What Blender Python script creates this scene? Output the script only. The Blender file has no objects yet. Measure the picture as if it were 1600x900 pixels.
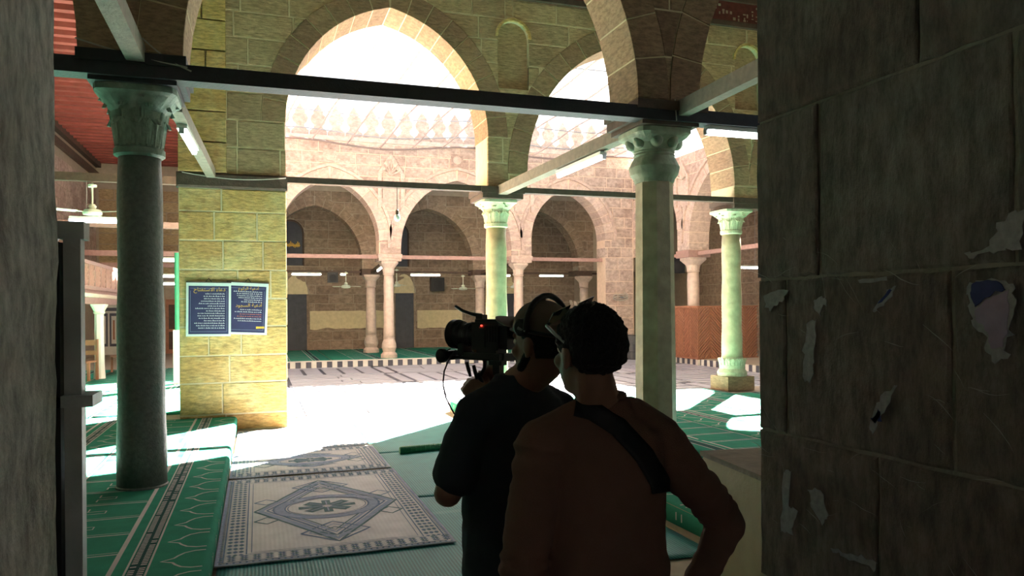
import bpy, bmesh, math, random
from mathutils import Vector, Matrix, noise
from mathutils.bvhtree import BVHTree
random.seed(7)
PI = math.pi
SC = bpy.context.scene
COL = SC.collection

# ---------------------------------------------------------------- camera
FOC, YAW, HOR, ROLL, EYE = 1183.0, math.radians(18.594), 482.5, math.radians(0.4445), 1.75
cam_data = bpy.data.cameras.new('camera')
cam = bpy.data.objects.new('camera', cam_data)
COL.objects.link(cam)
cam_data.sensor_width = 36.0
cam_data.lens = 36.0 * FOC / 1600.0
cam_data.shift_y = (HOR - 450.0) / 1600.0
cam_data.clip_start = 0.05
cam_data.clip_end = 300
cam.matrix_world = (Matrix.Translation((0, 0, EYE)) @ Matrix.Rotation(-YAW, 4, 'Z')
                    @ Matrix.Rotation(PI / 2, 4, 'X') @ Matrix.Rotation(-ROLL, 4, 'Z'))
SC.camera = cam

# ---------------------------------------------------------------- light
SUN_AZ = Vector((0.69, 0.724, 0)).normalized()
SUN_EL = math.radians(43)
world = bpy.data.worlds.new('sky'); SC.world = world
world.use_nodes = True
wn = world.node_tree.nodes; wl = world.node_tree.links
wn.clear()
wo = wn.new('ShaderNodeOutputWorld'); wb = wn.new('ShaderNodeBackground')
sky = wn.new('ShaderNodeTexSky'); sky.sky_type = 'NISHITA'
sky.sun_disc = False
sky.sun_elevation = SUN_EL
sky.sun_rotation = math.atan2(SUN_AZ.x, SUN_AZ.y)
sky.dust_density = 4.0; sky.air_density = 1.2; sky.ozone_density = 0.6
hsv = wn.new('ShaderNodeHueSaturation'); hsv.inputs['Saturation'].default_value = 0.7
wl.new(sky.outputs[0], hsv.inputs['Color']); wl.new(hsv.outputs[0], wb.inputs[0])
wb.inputs[1].default_value = 0.165
wl.new(wb.outputs[0], wo.inputs[0])
sd = bpy.data.lights.new('sun', 'SUN'); sd.energy = 78.0; sd.angle = math.radians(0.6)
sd.color = (1.0, 0.95, 0.86)
sun = bpy.data.objects.new('sun', sd); COL.objects.link(sun)
sdir = Vector((SUN_AZ.x * math.cos(SUN_EL), SUN_AZ.y * math.cos(SUN_EL), math.sin(SUN_EL)))
sun.rotation_euler = sdir.to_track_quat('Z', 'Y').to_euler()
sun.location = (20, 20, 25)
vs = SC.view_settings
vs.view_transform = 'Standard'; vs.look = 'None'; vs.gamma = 1.0; vs.use_curve_mapping = False
vs.exposure = 1.0
SC.cycles.max_bounces = 14; SC.cycles.diffuse_bounces = 10; SC.cycles.transparent_max_bounces = 16
SC.cycles.sample_clamp_indirect = 8.0

# ---------------------------------------------------------------- helpers
ORG = {}
def V(px, py, D):
    """world point at depth D (metres straight ahead) seen at photo pixel px,py"""
    a = px - 800; b = py - HOR
    cr, sr = math.cos(ROLL), math.sin(ROLL)
    l = (a * cr - b * sr) / FOC; w = -(a * sr + b * cr) / FOC
    s, c = math.sin(YAW), math.cos(YAW)
    return Vector(((s + l * c) * D, (c - l * s) * D, EYE + w * D))
FW = Vector((math.sin(YAW), math.cos(YAW), 0)); RT = Vector((math.cos(YAW), -math.sin(YAW), 0)); UP = Vector((0, 0, 1))

def link(name, data, parent=None, mat=None):
    o = bpy.data.objects.new(name, data)
    COL.objects.link(o)
    if parent is not None:
        o.parent = parent; ORG[o.name] = ORG[parent.name]
    else:
        ORG[o.name] = Vector((0, 0, 0))
    if mat is not None and data is not None:
        data.materials.clear(); data.materials.append(mat)
    return o
def mesh(name, verts, faces, mat=None, parent=None, smooth=False):
    off = ORG[parent.name] if parent is not None else Vector((0, 0, 0))
    me = bpy.data.meshes.new(name)
    me.from_pydata([(v[0] - off.x, v[1] - off.y, v[2] - off.z) for v in verts], [], faces)
    if smooth:
        me.polygons.foreach_set('use_smooth', [True] * len(me.polygons))
    me.update()
    return link(name, me, parent, mat)
def empty(name, loc, label=None, cat=None, group=None):
    o = bpy.data.objects.new(name, None); COL.objects.link(o)
    o.empty_display_size = 0.1
    o.location = loc; ORG[o.name] = Vector(loc)
    if label: tag(o, label, cat, group)
    return o
def tag(o, label, cat=None, group=None, kind=None):
    if label: o['label'] = label
    if cat: o['category'] = cat
    if group: o['group'] = group
    if kind: o['kind'] = kind
    return o
class MB:
    def __init__(s): s.v = []; s.f = []
    def add(s, v, f):
        n = len(s.v); s.v += [tuple(p) for p in v]; s.f += [tuple(i + n for i in q) for q in f]; return s
    def box(s, x0, x1, y0, y1, z0, z1, M=None):
        v = [Vector(p) for p in ((x0, y0, z0), (x1, y0, z0), (x1, y1, z0), (x0, y1, z0), (x0, y0, z1), (x1, y0, z1), (x1, y1, z1), (x0, y1, z1))]
        if M: v = [M @ p for p in v]
        return s.add(v, [(0, 3, 2, 1), (4, 5, 6, 7), (0, 1, 5, 4), (1, 2, 6, 5), (2, 3, 7, 6), (3, 0, 4, 7)])
    def beam(s, a, b, w, h, up=UP):
        a = Vector(a); b = Vector(b); d = (b - a).normalized()
        r = d.cross(up).normalized(); u = r.cross(d).normalized()
        v = []
        for p in (a, b):
            for i, j in ((-1, -1), (1, -1), (1, 1), (-1, 1)):
                v.append(p + r * (i * w / 2) + u * (j * h / 2))
        return s.add(v, [(0, 1, 2, 3), (7, 6, 5, 4), (0, 4, 5, 1), (1, 5, 6, 2), (2, 6, 7, 3), (3, 7, 4, 0)])
    def tube(s, pts, rad, n=8, caps=True):
        pts = [Vector(p) for p in pts]
        if not isinstance(rad, (list, tuple)): rad = [rad] * len(pts)
        v = []; f = []; ref = None
        for i, p in enumerate(pts):
            d = (pts[min(i + 1, len(pts) - 1)] - pts[max(i - 1, 0)]).normalized()
            if ref is None:
                ref = d.orthogonal().normalized()
            ref = (ref - d * ref.dot(d)).normalized(); w = d.cross(ref)
            for k in range(n):
                t = 2 * PI * k / n
                v.append(p + (ref * math.cos(t) + w * math.sin(t)) * rad[i])
        for i in range(len(pts) - 1):
            for k in range(n):
                f.append((i * n + k, i * n + (k + 1) % n, (i + 1) * n + (k + 1) % n, (i + 1) * n + k))
        if caps:
            f.append(tuple(reversed(range(n)))); f.append(tuple(range((len(pts) - 1) * n, len(pts) * n)))
        return s.add(v, f)
    def lathe(s, prof, n=24, c=(0, 0, 0), M=None, rot=0):
        v = []; f = []
        for r, z in prof:
            for k in range(n):
                t = 2 * PI * k / n + rot
                p = Vector((c[0] + r * math.cos(t), c[1] + r * math.sin(t), c[2] + z))
                v.append(M @ p if M else p)
        for i in range(len(prof) - 1):
            for k in range(n):
                f.append((i * n + k, i * n + (k + 1) % n, (i + 1) * n + (k + 1) % n, (i + 1) * n + k))
        f.append(tuple(reversed(range(n)))); f.append(tuple(range((len(prof) - 1) * n, len(prof) * n)))
        return s.add(v, f)
    def ell(s, c, rx, ry, rz, M=None, nu=16, nv=10):
        """ellipsoid; M a 3x3 giving its axes"""
        c = Vector(c); v = []; f = []
        for j in range(1, nv):
            ph = PI * j / nv
            for i in range(nu):
                t = 2 * PI * i / nu
                p = Vector((rx * math.sin(ph) * math.cos(t), ry * math.sin(ph) * math.sin(t), rz * math.cos(ph)))
                v.append(c + (M @ p if M else p))
        top = len(v); p = Vector((0, 0, rz)); v.append(c + (M @ p if M else p)); v.append(c - (M @ p if M else p))
        for j in range(nv - 2):
            for i in range(nu):
                f.append((j * nu + i, (j + 1) * nu + i, (j + 1) * nu + (i + 1) % nu, j * nu + (i + 1) % nu))
        for i in range(nu):
            f.append((top, i, (i + 1) % nu)); f.append((top + 1, (nv - 2) * nu + (i + 1) % nu, (nv - 2) * nu + i))
        return s.add(v, f)
    def cap(s, a, b, ra, rb, n=14):
        """capsule that tapers from ra to rb"""
        a = Vector(a); b = Vector(b); d = (b - a).normalized()
        pts = []; rad = []
        for t in (-1, -.8, -.45): pts.append(a + d * ra * t); rad.append(max(.001, ra * math.sqrt(max(0, 1 - t * t))))
        pts += [a, b]; rad += [ra, rb]
        for t in (.45, .8, 1): pts.append(b + d * rb * t); rad.append(max(.001, rb * math.sqrt(max(0, 1 - t * t))))
        return s.tube(pts, rad, n)
    def build(s, name, mat, parent=None, smooth=False):
        return mesh(name, s.v, s.f, mat, parent, smooth)

SC2 = bpy.data.scenes.new('workbench')          # scratch scene: meshes are evaluated there, then it is removed
def evaluated_mesh(o):
    SC2.collection.objects.link(o); vl = SC2.view_layers[0]; vl.update()
    me = bpy.data.meshes.new_from_object(o.evaluated_get(vl.depsgraph))
    bpy.data.objects.remove(o); return me
# ---------------------------------------------------------------- materials
def nmat(name):
    m = bpy.data.materials.new(name); m.use_nodes = True
    nt = m.node_tree; b = nt.nodes['Principled BSDF']
    return m, nt, b
def C4(c): return (c[0], c[1], c[2], 1)
def srgb(r, g, b):
    f = lambda u: (u / 255 / 12.92) if u / 255 < .04045 else ((u / 255 + .055) / 1.055) ** 2.4
    return (f(r), f(g), f(b))
def plain(name, c, rough=.6, metal=0, var=.12, scale=8, bump=0.0, bscale=40, spec=.4, rnd=0.0):
    m, nt, b = nmat(name); N = nt.nodes; L = nt.links
    b.inputs['Roughness'].default_value = rough; b.inputs['Metallic'].default_value = metal
    b.inputs['Specular IOR Level'].default_value = spec
    tc = N.new('ShaderNodeTexCoord'); nz = N.new('ShaderNodeTexNoise'); nz.inputs['Scale'].default_value = scale
    nz.inputs['Detail'].default_value = 4
    L.new(tc.outputs['Object'], nz.inputs['Vector'])
    mx = N.new('ShaderNodeMix'); mx.data_type = 'RGBA'
    mx.inputs['A'].default_value = C4([u * (1 - var) for u in c]); mx.inputs['B'].default_value = C4([min(1, u * (1 + var)) for u in c])
    L.new(nz.outputs['Fac'], mx.inputs['Factor'])
    out = mx.outputs['Result']
    if rnd:
        oi = N.new('ShaderNodeObjectInfo'); h = N.new('ShaderNodeHueSaturation')
        mr = N.new('ShaderNodeMapRange'); mr.inputs[3].default_value = 1 - rnd; mr.inputs[4].default_value = 1 + rnd
        L.new(oi.outputs['Random'], mr.inputs[0]); L.new(mr.outputs[0], h.inputs['Value']); L.new(out, h.inputs['Color']); out = h.outputs[0]
    L.new(out, b.inputs['Base Color'])
    if bump:
        n2 = N.new('ShaderNodeTexNoise'); n2.inputs['Scale'].default_value = bscale; n2.inputs['Detail'].default_value = 6
        L.new(tc.outputs['Object'], n2.inputs['Vector'])
        bp = N.new('ShaderNodeBump'); bp.inputs['Strength'].default_value = bump; bp.inputs['Distance'].default_value = .02
        L.new(n2.outputs['Fac'], bp.inputs['Height']); L.new(bp.outputs[0], b.inputs['Normal'])
    return m
def stone(name, c1, c2, stain, rough=.9, bump=.5, fine=30, stretch=(1, 1, 4), big=1.6, stainamt=.5, chisel=.5):
    """dressed stone: every block its own tone, cloudy stains, chisel marks"""
    m, nt, b = nmat(name); N = nt.nodes; L = nt.links
    b.inputs['Roughness'].default_value = rough; b.inputs['Specular IOR Level'].default_value = .25
    tc = N.new('ShaderNodeTexCoord'); oi = N.new('ShaderNodeObjectInfo')
    ad = N.new('ShaderNodeVectorMath'); ad.operation = 'ADD'
    sc_ = N.new('ShaderNodeMath'); sc_.operation = 'MULTIPLY'; sc_.inputs[1].default_value = 37
    L.new(oi.outputs['Random'], sc_.inputs[0]); L.new(tc.outputs['Object'], ad.inputs[0]); L.new(sc_.outputs[0], ad.inputs[1])
    nb = N.new('ShaderNodeTexNoise'); nb.inputs['Scale'].default_value = big; nb.inputs['Detail'].default_value = 6; nb.inputs['Roughness'].default_value = .65
    L.new(tc.outputs['Object'], nb.inputs['Vector'])
    mx = N.new('ShaderNodeMix'); mx.data_type = 'RGBA'; mx.inputs['A'].default_value = C4(c1); mx.inputs['B'].default_value = C4(c2)
    L.new(oi.outputs['Random'], mx.inputs['Factor'])
    rp = N.new('ShaderNodeMapRange'); rp.inputs[1].default_value = .45; rp.inputs[2].default_value = .7; rp.inputs[4].default_value = stainamt
    L.new(nb.outputs['Fac'], rp.inputs[0])
    m2 = N.new('ShaderNodeMix'); m2.data_type = 'RGBA'; m2.inputs['B'].default_value = C4(stain)
    L.new(rp.outputs[0], m2.inputs['Factor']); L.new(mx.outputs['Result'], m2.inputs['A'])
    mp = N.new('ShaderNodeMapping'); mp.inputs['Scale'].default_value = stretch
    L.new(ad.outputs[0], mp.inputs['Vector'])
    nf = N.new('ShaderNodeTexNoise'); nf.inputs['Scale'].default_value = fine; nf.inputs['Detail'].default_value = 8; nf.inputs['Roughness'].default_value = .7
    L.new(mp.outputs[0], nf.inputs['Vector'])
    mr = N.new('ShaderNodeMapRange'); mr.inputs[1].default_value = .36; mr.inputs[2].default_value = .64
    mr.inputs[3].default_value = 1 - .5 * chisel; mr.inputs[4].default_value = 1 + .4 * chisel
    L.new(nf.outputs['Fac'], mr.inputs[0])
    hv = N.new('ShaderNodeHueSaturation'); L.new(mr.outputs[0], hv.inputs['Value']); L.new(m2.outputs['Result'], hv.inputs['Color'])
    L.new(hv.outputs[0], b.inputs['Base Color'])
    nm = N.new('ShaderNodeTexNoise'); nm.inputs['Scale'].default_value = 6; nm.inputs['Detail'].default_value = 8
    L.new(ad.outputs[0], nm.inputs['Vector'])
    sm = N.new('ShaderNodeMath'); sm.operation = 'ADD'; L.new(nf.outputs['Fac'], sm.inputs[0]); L.new(nm.outputs['Fac'], sm.inputs[1])
    bp = N.new('ShaderNodeBump'); bp.inputs['Strength'].default_value = bump; bp.inputs['Distance'].default_value = .03
    L.new(sm.outputs[0], bp.inputs['Height']); L.new(bp.outputs[0], b.inputs['Normal'])
    return m
def emit(name, c, s):
    m, nt, b = nmat(name)
    b.inputs['Base Color'].default_value = C4(c); b.inputs['Emission Color'].default_value = C4(c); b.inputs['Emission Strength'].default_value = s
    return m
def stripes(name, ca, cb, scale, axis=1, rough=.55, ca_share=.5, second=None):
    """woven ribs: alternating lines along one axis, with relief"""
    m, nt, b = nmat(name); N = nt.nodes; L = nt.links
    b.inputs['Roughness'].default_value = rough
    tc = N.new('ShaderNodeTexCoord'); sp = N.new('ShaderNodeSeparateXYZ'); L.new(tc.outputs['Object'], sp.inputs[0])
    def wave(ax, sc):
        mu = N.new('ShaderNodeMath'); mu.operation = 'MULTIPLY'; mu.inputs[1].default_value = sc * 2 * PI; L.new(sp.outputs[ax], mu.inputs[0])
        si = N.new('ShaderNodeMath'); si.operation = 'SINE'; L.new(mu.outputs[0], si.inputs[0])
        r = N.new('ShaderNodeMapRange'); r.inputs[1].default_value = -1 ; r.inputs[2].default_value = 1
        L.new(si.outputs[0], r.inputs[0]); return r.outputs[0]
    w = wave(axis, scale)
    if second:
        w2 = wave(1 - axis, second); mm = N.new('ShaderNodeMath'); mm.operation = 'MULTIPLY'; L.new(w, mm.inputs[0]); L.new(w2, mm.inputs[1])
        ma = N.new('ShaderNodeMath'); ma.operation = 'MULTIPLY_ADD'; ma.inputs[1].default_value = .5; L.new(w, ma.inputs[0])
        mh = N.new('ShaderNodeMath'); mh.operation = 'MULTIPLY'; mh.inputs[1].default_value = .5; L.new(mm.outputs[0], mh.inputs[0]); L.new(mh.outputs[0], ma.inputs[2]); w = ma.outputs[0]
    mx = N.new('ShaderNodeMix'); mx.data_type = 'RGBA'; mx.inputs['A'].default_value = C4(ca); mx.inputs['B'].default_value = C4(cb)
    L.new(w, mx.inputs['Factor'])
    nz = N.new('ShaderNodeTexNoise'); nz.inputs['Scale'].default_value = 5; nz.inputs['Detail'].default_value = 5; L.new(tc.outputs['Object'], nz.inputs['Vector'])
    hv = N.new('ShaderNodeHueSaturation'); mr = N.new('ShaderNodeMapRange'); mr.inputs[3].default_value = .75; mr.inputs[4].default_value = 1.25
    L.new(nz.outputs['Fac'], mr.inputs[0]); L.new(mr.outputs[0], hv.inputs['Value']); L.new(mx.outputs['Result'], hv.inputs['Color'])
    L.new(hv.outputs[0], b.inputs['Base Color'])
    bp = N.new('ShaderNodeBump'); bp.inputs['Strength'].default_value = .4; bp.inputs['Distance'].default_value = .004
    L.new(w, bp.inputs['Height']); L.new(bp.outputs[0], b.inputs['Normal'])
    return m

M = {}
M['stone_near'] = stone('stone_brown', (.33, .22, .135), (.22, .14, .09), (.38, .28, .16), big=1.1, fine=10, stretch=(1, 1, 3), chisel=.7)
M['stone_court'] = stone('stone_ochre', (.45, .335, .185), (.34, .235, .135), (.53, .44, .25), big=.9, stretch=(1.5, 1.5, 7), fine=6, chisel=.75)
M['stone_pier'] = stone('stone_yellow', (.60, .42, .15), (.50, .29, .11), (.64, .55, .27), big=1.5, stretch=(1.5, 1.5, 6), fine=6, chisel=.75, stainamt=.8)
M['stone_vous'] = stone('stone_umber', (.33, .22, .13), (.26, .16, .10), (.42, .29, .15), big=1.4, fine=10, stretch=(1, 1, 3), chisel=.6)
M['stone_pink'] = stone('stone_pink', (.48, .365, .31), (.35, .25, .21), (.56, .46, .40), big=.8, fine=7, stretch=(1, 1, 1.4), chisel=.6)
M['stone_pinkring'] = stone('stone_rose', (.53, .40, .34), (.44, .32, .27), (.59, .47, .40), big=.8, fine=8, stretch=(1, 1, 1.2), chisel=.4)
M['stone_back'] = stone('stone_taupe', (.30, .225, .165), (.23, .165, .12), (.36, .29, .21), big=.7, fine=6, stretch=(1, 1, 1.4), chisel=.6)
M['mortar'] = plain('mortar_pale', (.60, .51, .32), .95, var=.25, bump=.4)
M['mortar_pink'] = plain('mortar_rose', (.66, .50, .38), .95, var=.2)
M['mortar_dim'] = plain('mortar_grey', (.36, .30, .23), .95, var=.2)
M['stone_dark'] = stone('stone_sooty', (.26, .23, .20), (.21, .16, .13), (.36, .32, .28), bump=.9, fine=30, stretch=(1, 1, .35), big=2.6, chisel=.7, stainamt=.7)
M['mortar_dark'] = plain('mortar_sooty', (.34, .30, .24), .95, var=.3, bump=.6)
M['plaster'] = stone('plaster_grey', (.50, .48, .43), (.48, .46, .41), (.24, .20, .16), bump=1.0, fine=18, stretch=(1, 1, .6), big=2.2, stainamt=.8, chisel=.8)
M['granite'] = plain('granite_grey_green', (.13, .14, .125), .5, var=.55, scale=26, bump=.25, bscale=50, spec=.5)
M['marble_green'] = plain('marble_green_tan', (.33, .29, .19), .55, var=.5, scale=7, bump=.2)
M['marble_olive'] = plain('marble_olive_cream', (.42, .37, .23), .5, var=.4, scale=9, bump=.2)
M['marble_pink'] = plain('marble_pale_pink', (.55, .43, .36), .55, var=.3, scale=9, bump=.2)
M['marble_white'] = plain('marble_white', (.62, .60, .56), .4, var=.15, scale=5)
M['cap_green'] = plain('capital_green_grey', (.20, .25, .20), .7, var=.5, scale=16, bump=.4)
M['wood_black'] = plain('wood_black', (.020, .020, .024), .6, var=.5, scale=12, bump=.3)
M['wood_dark'] = plain('wood_dark_brown', (.085, .055, .04), .75, var=.5, scale=10, bump=.4)
M['wood_grey'] = plain('wood_weathered', (.22, .185, .145), .8, var=.4, scale=14, bump=.4)
M['wood_red'] = plain('wood_red_paint', (.36, .09, .07), .7, var=.3, scale=5, bump=.2, rnd=.12)
M['wood_brown'] = plain('wood_brown', (.30, .13, .075), .6, var=.35, scale=9, bump=.2, rnd=.15)
M['wood_rose'] = plain('wood_rose', (.33, .20, .17), .7, var=.3, scale=12, bump=.2)
M['wood_tan'] = plain('wood_tan', (.37, .29, .17), .6, var=.25, scale=6, bump=.15)
M['frieze'] = plain('frieze_red', (.13, .035, .03), .7, var=.6, scale=9, bump=.2)
M['frieze_ink'] = plain('frieze_letters', (.42, .36, .28), .8, var=.3)
M['green_carpet'] = plain('carpet_green', (.035, .245, .165), .95, var=.25, scale=7, bump=.35, bscale=220, spec=.1)
M['carpet_ink'] = plain('carpet_lilac_white', (.55, .50, .50), .95, var=.15, spec=.1)
M['carpet_ink2'] = plain('carpet_dark_teal', (.02, .075, .07), .95, var=.15, spec=.1)
M['green_mat'] = stripes('plastic_mat_teal', (.008, .14, .145), (.045, .33, .30), 42, axis=0, second=60)
M['reed'] = stripes('reed_mat_beige', (.54, .51, .52), (.68, .65, .66), 55, axis=1, second=30)
M['reed_blue'] = plain('reed_blue_ink', (.13, .19, .30), .8, var=.3, scale=30)
M['reed_lilac'] = plain('reed_lilac_ink', (.32, .36, .50), .8, var=.3, scale=30)
M['reed_teal'] = plain('reed_teal_ink', (.09, .17, .19), .8, var=.3, scale=30)
M['slab_white'] = plain('paving_white_marble', (.40, .40, .46), .45, var=.12, scale=4, rnd=.1)
M['slab_dark'] = plain('paving_slate', (.075, .08, .11), .5, var=.25, scale=6)
M['black'] = plain('black_plastic', (.012, .013, .015), .4, var=.2)
M['rubber'] = plain('black_rubber', (.02, .02, .022), .7, var=.2)
M['metal'] = plain('grey_metal', (.35, .36, .37), .35, metal=.8, var=.1)
M['white_paint'] = plain('white_enamel', (.72, .74, .68), .4, var=.06)
M['cream_paint'] = plain('cream_green_enamel', (.66, .72, .58), .4, var=.06)
M['tube'] = emit('lit_fluorescent_tube', (.92, .97, 1.0), 9.0)
M['paper'] = plain('paper_white_mint', (.68, .78, .72), .7, var=.05)
M['navy'] = plain('print_navy', (.035, .035, .10), .5, var=.4, scale=5)
M['gold'] = plain('print_gold', (.75, .45, .05), .5, var=.1)
M['ink'] = plain('print_white', (.62, .63, .66), .6, var=.05)
M['ink_red'] = plain('print_red', (.5, .16, .12), .6, var=.05)
M['door'] = plain('door_slate_wood', (.065, .07, .085), .7, var=.3, scale=6, bump=.2)
M['glass_dark'] = plain('dark_window_glass', (.02, .022, .026), .15, var=.2)
M['grey_post'] = plain('post_grey_paint', (.44, .48, .49), .5, var=.3, scale=10, bump=.2)
M['cable'] = plain('cable_grey', (.40, .37, .32), .6, var=.2)
# ---------------------------------------------------------------- masonry tools
def mapY(Yf): return lambda a, b, d: (a, Yf - d, b)        # wall that faces -Y
def mapX(Xf): return lambda a, b, d: (Xf - d, a, b)        # wall that faces -X
def mapXp(Xf): return lambda a, b, d: (Xf + d, a, b)       # wall that faces +X
def slab(name, poly, d0, d1, mp, mat, parent, ch=.008):
    n = len(poly)
    xs = [p[0] for p in poly]; zs = [p[1] for p in poly]
    cx, cz = (min(xs) + max(xs)) / 2, (min(zs) + max(zs)) / 2
    wx = max(.02, max(xs) - min(xs)); wz = max(.02, max(zs) - min(zs))
    fx = max(.3, 1 - 2 * ch / wx); fz = max(.3, 1 - 2 * ch / wz)
    v = [mp(a, b, d0) for a, b in poly] + [mp(a, b, d1 - ch * .7) for a, b in poly]
    v += [mp(cx + (a - cx) * fx, cz + (b - cz) * fz, d1) for a, b in poly]
    f = [tuple(range(n))[::-1], tuple(range(2 * n, 3 * n))]
    for k in (0, 1):
        for i in range(n):
            j = (i + 1) % n
            f.append((k * n + i, k * n + j, (k + 1) * n + j, (k + 1) * n + i))
    return mesh(name, v, f, mat, parent)
class Arch:
    def __init__(s, x0, x1, zs, R, ring=.34, n=9, zmin=None):
        s.zmin = zmin
        s.x0, s.x1, s.zs, s.R, s.ring, s.n = x0, x1, zs, R, ring, n
        s.mid = (x0 + x1) / 2; s.half = (x1 - x0) / 2; s.e = R - s.half
    def apex(s, w=0): return s.zs + math.sqrt(max(0, (s.R + w) ** 2 - s.e ** 2))
    def left(s, z, w=0):
        if z <= s.zs: return s.x0
        if z >= s.apex(w): return s.mid
        return min(s.mid, s.x0 + s.R - math.sqrt((s.R + w) ** 2 - (z - s.zs) ** 2))
    def right(s, z, w=0): return 2 * s.mid - s.left(z, w)
    def curve(s, w=0, n=14):
        """opening outline from left springing over the apex to the right"""
        a1 = math.acos(max(-1, min(1, s.e / (s.R + w))))
        L = [(s.x0 + s.R - (s.R + w) * math.cos(a1 * i / n), s.zs + (s.R + w) * math.sin(a1 * i / n)) for i in range(n + 1)]
        return L + [(2 * s.mid - x, z) for x, z in reversed(L[:-1])]
def backing(name, a0, a1, zb, zt, arches, T, mp, mat, sides=None, inset=.006, parent=None, niches=()):
    """wall core with arched openings cut out of it, recessed behind its facing stones"""
    P = [(a0, zt), (a0, zb)]
    for A in sorted(arches, key=lambda q: q.x0):
        P.append((A.x0 - inset, zb)); P += A.curve(inset); P.append((A.x1 + inset, zb))
    P += [(a1, zb), (a1, zt)]
    for nx, n0, n1, hw in sorted(niches, reverse=True):
        arc = [(nx + hw * math.cos(PI * i / 12), n1 - hw + hw * math.sin(PI * i / 12)) for i in range(13)]
        P += [(nx, zt)] + arc[6::-1] + [(nx + hw, n0), (nx - hw, n0)] + arc[12:5:-1] + [(nx, zt)]
    n = len(P)
    v = [mp(a, b, -inset) for a, b in P] + [mp(a, b, -(T - inset)) for a, b in P]
    f = [tuple(range(n)), tuple(range(2 * n - 1, n - 1, -1))] + [(i, i + n, (i + 1) % n + n, (i + 1) % n) for i in range(n)]
    o = mesh(name, v, f, mat, parent); return o
def facing(wall, a0, a1, zb, zt, arches, T, mp, mat, ch=.46, ln=(.5, .95), proud=.0, gap=.021, courses=None, seed=1, back=-.022, jamb=True, name='stone_block', skip=None):
    rg = random.Random(seed); z = zb; row = 0
    if courses is None:
        courses = [zb]
        n = max(1, round((zt - zb) / ch))
        for i in range(n): courses.append(zb + (zt - zb) * (i + 1) / n)
    cnt = 0
    for z0, z1 in zip(courses[:-1], courses[1:]):
        x = a0 - (rg.random() * .5 * ln[0] if row % 2 else 0); row += 1
        while x < a1 - .02:
            w = rg.uniform(*ln)
            if a1 - (x + w) < ln[0] * .5: w = a1 - x
            bx0, bx1 = max(x, a0) + gap / 2, min(x + w, a1) - gap / 2
            x += w
            if bx1 - bx0 < .04 or (skip and skip(bx0, bx1, z0, z1)): continue
            N = 7
            zz = [z0 + gap / 2 + (z1 - z0 - gap) * i / (N - 1) for i in range(N)]
            pieces = [([bx0] * N, [bx1] * N, False)]
            for A in arches:
                if bx1 < A.x0 - A.ring or bx0 > A.x1 + A.ring or z0 > A.apex(A.ring) or (A.zmin is not None and z1 <= A.zmin + .01): continue
                nw = []
                for Lf, Rt, fl in pieces:
                    lb = [A.left(q, A.ring) - (.006 if q > A.zs else 0) for q in zz]; rb = [A.right(q, A.ring) + (.006 if q > A.zs else 0) for q in zz]
                    nw.append((Lf, [min(r, q) for r, q in zip(Rt, lb)], fl or (z1 <= A.zs + .02 and Rt[0] >= A.x0)))
                    nw.append(([max(l, q) for l, q in zip(Lf, rb)], Rt, fl or (z1 <= A.zs + .02 and Lf[0] <= A.x1)))
                pieces = nw
            for Lf, Rt, fl in pieces:
                ok = [i for i in range(N) if Rt[i] - Lf[i] > .03]
                if len(ok) < 2: continue
                i0, i1 = ok[0], ok[-1]
                rect = all(abs(Lf[i] - Lf[i0]) < 1e-4 and abs(Rt[i] - Rt[i0]) < 1e-4 for i in ok)
                idx = [i0, i1] if rect else list(range(i0, i1 + 1))
                poly = [(Rt[i], zz[i]) for i in idx] + [(Lf[i], zz[i]) for i in reversed(idx)]
                pr = proud + rg.uniform(-.003, .007)
                slab(name, poly, -T if (fl and jamb) else back, pr, mp, mat, wall); cnt += 1
    return cnt
def voussoirs(wall, A, T, mp, mat, proud=.010, gap=.018, ring=None, back=None, name='voussoir', inner=0):
    w = ring or A.ring
    a1 = math.acos(max(-1, min(1, A.e / (A.R + w * .5))))
    for side in (0, 1):
        for k in range(A.n):
            t0 = a1 * k / A.n + gap / 2 / A.R; t1 = a1 * (k + 1) / A.n - gap / 2 / A.R
            pts = []
            for r, ts in ((A.R + inner, (t0, (t0 + t1) / 2, t1)), (A.R + w, (t1, (t0 + t1) / 2, t0))):
                for t in ts:
                    x = A.x0 + A.R - r * math.cos(t); zz = A.zs + r * math.sin(t)
                    x = min(x, A.mid - gap / 2)
                    pts.append((x if side == 0 else 2 * A.mid - x, zz))
            if side: pts = pts[::-1]
            slab(name, pts, -T if back is None else back, proud + random.uniform(-.003, .004), mp, mat, wall, .006)
def struct(o, label, cat='wall'):
    tag(o, label, cat, kind='structure'); return o

# ---------------------------------------------------------------- floor, platforms
P = .20
fl = MB(); fl.box(-9, 19, -6, 34, -.25, -.02)
floor = struct(fl.build('floor', M['slab_dark']), 'dark slate ground under the marble courtyard paving', 'floor')
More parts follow.
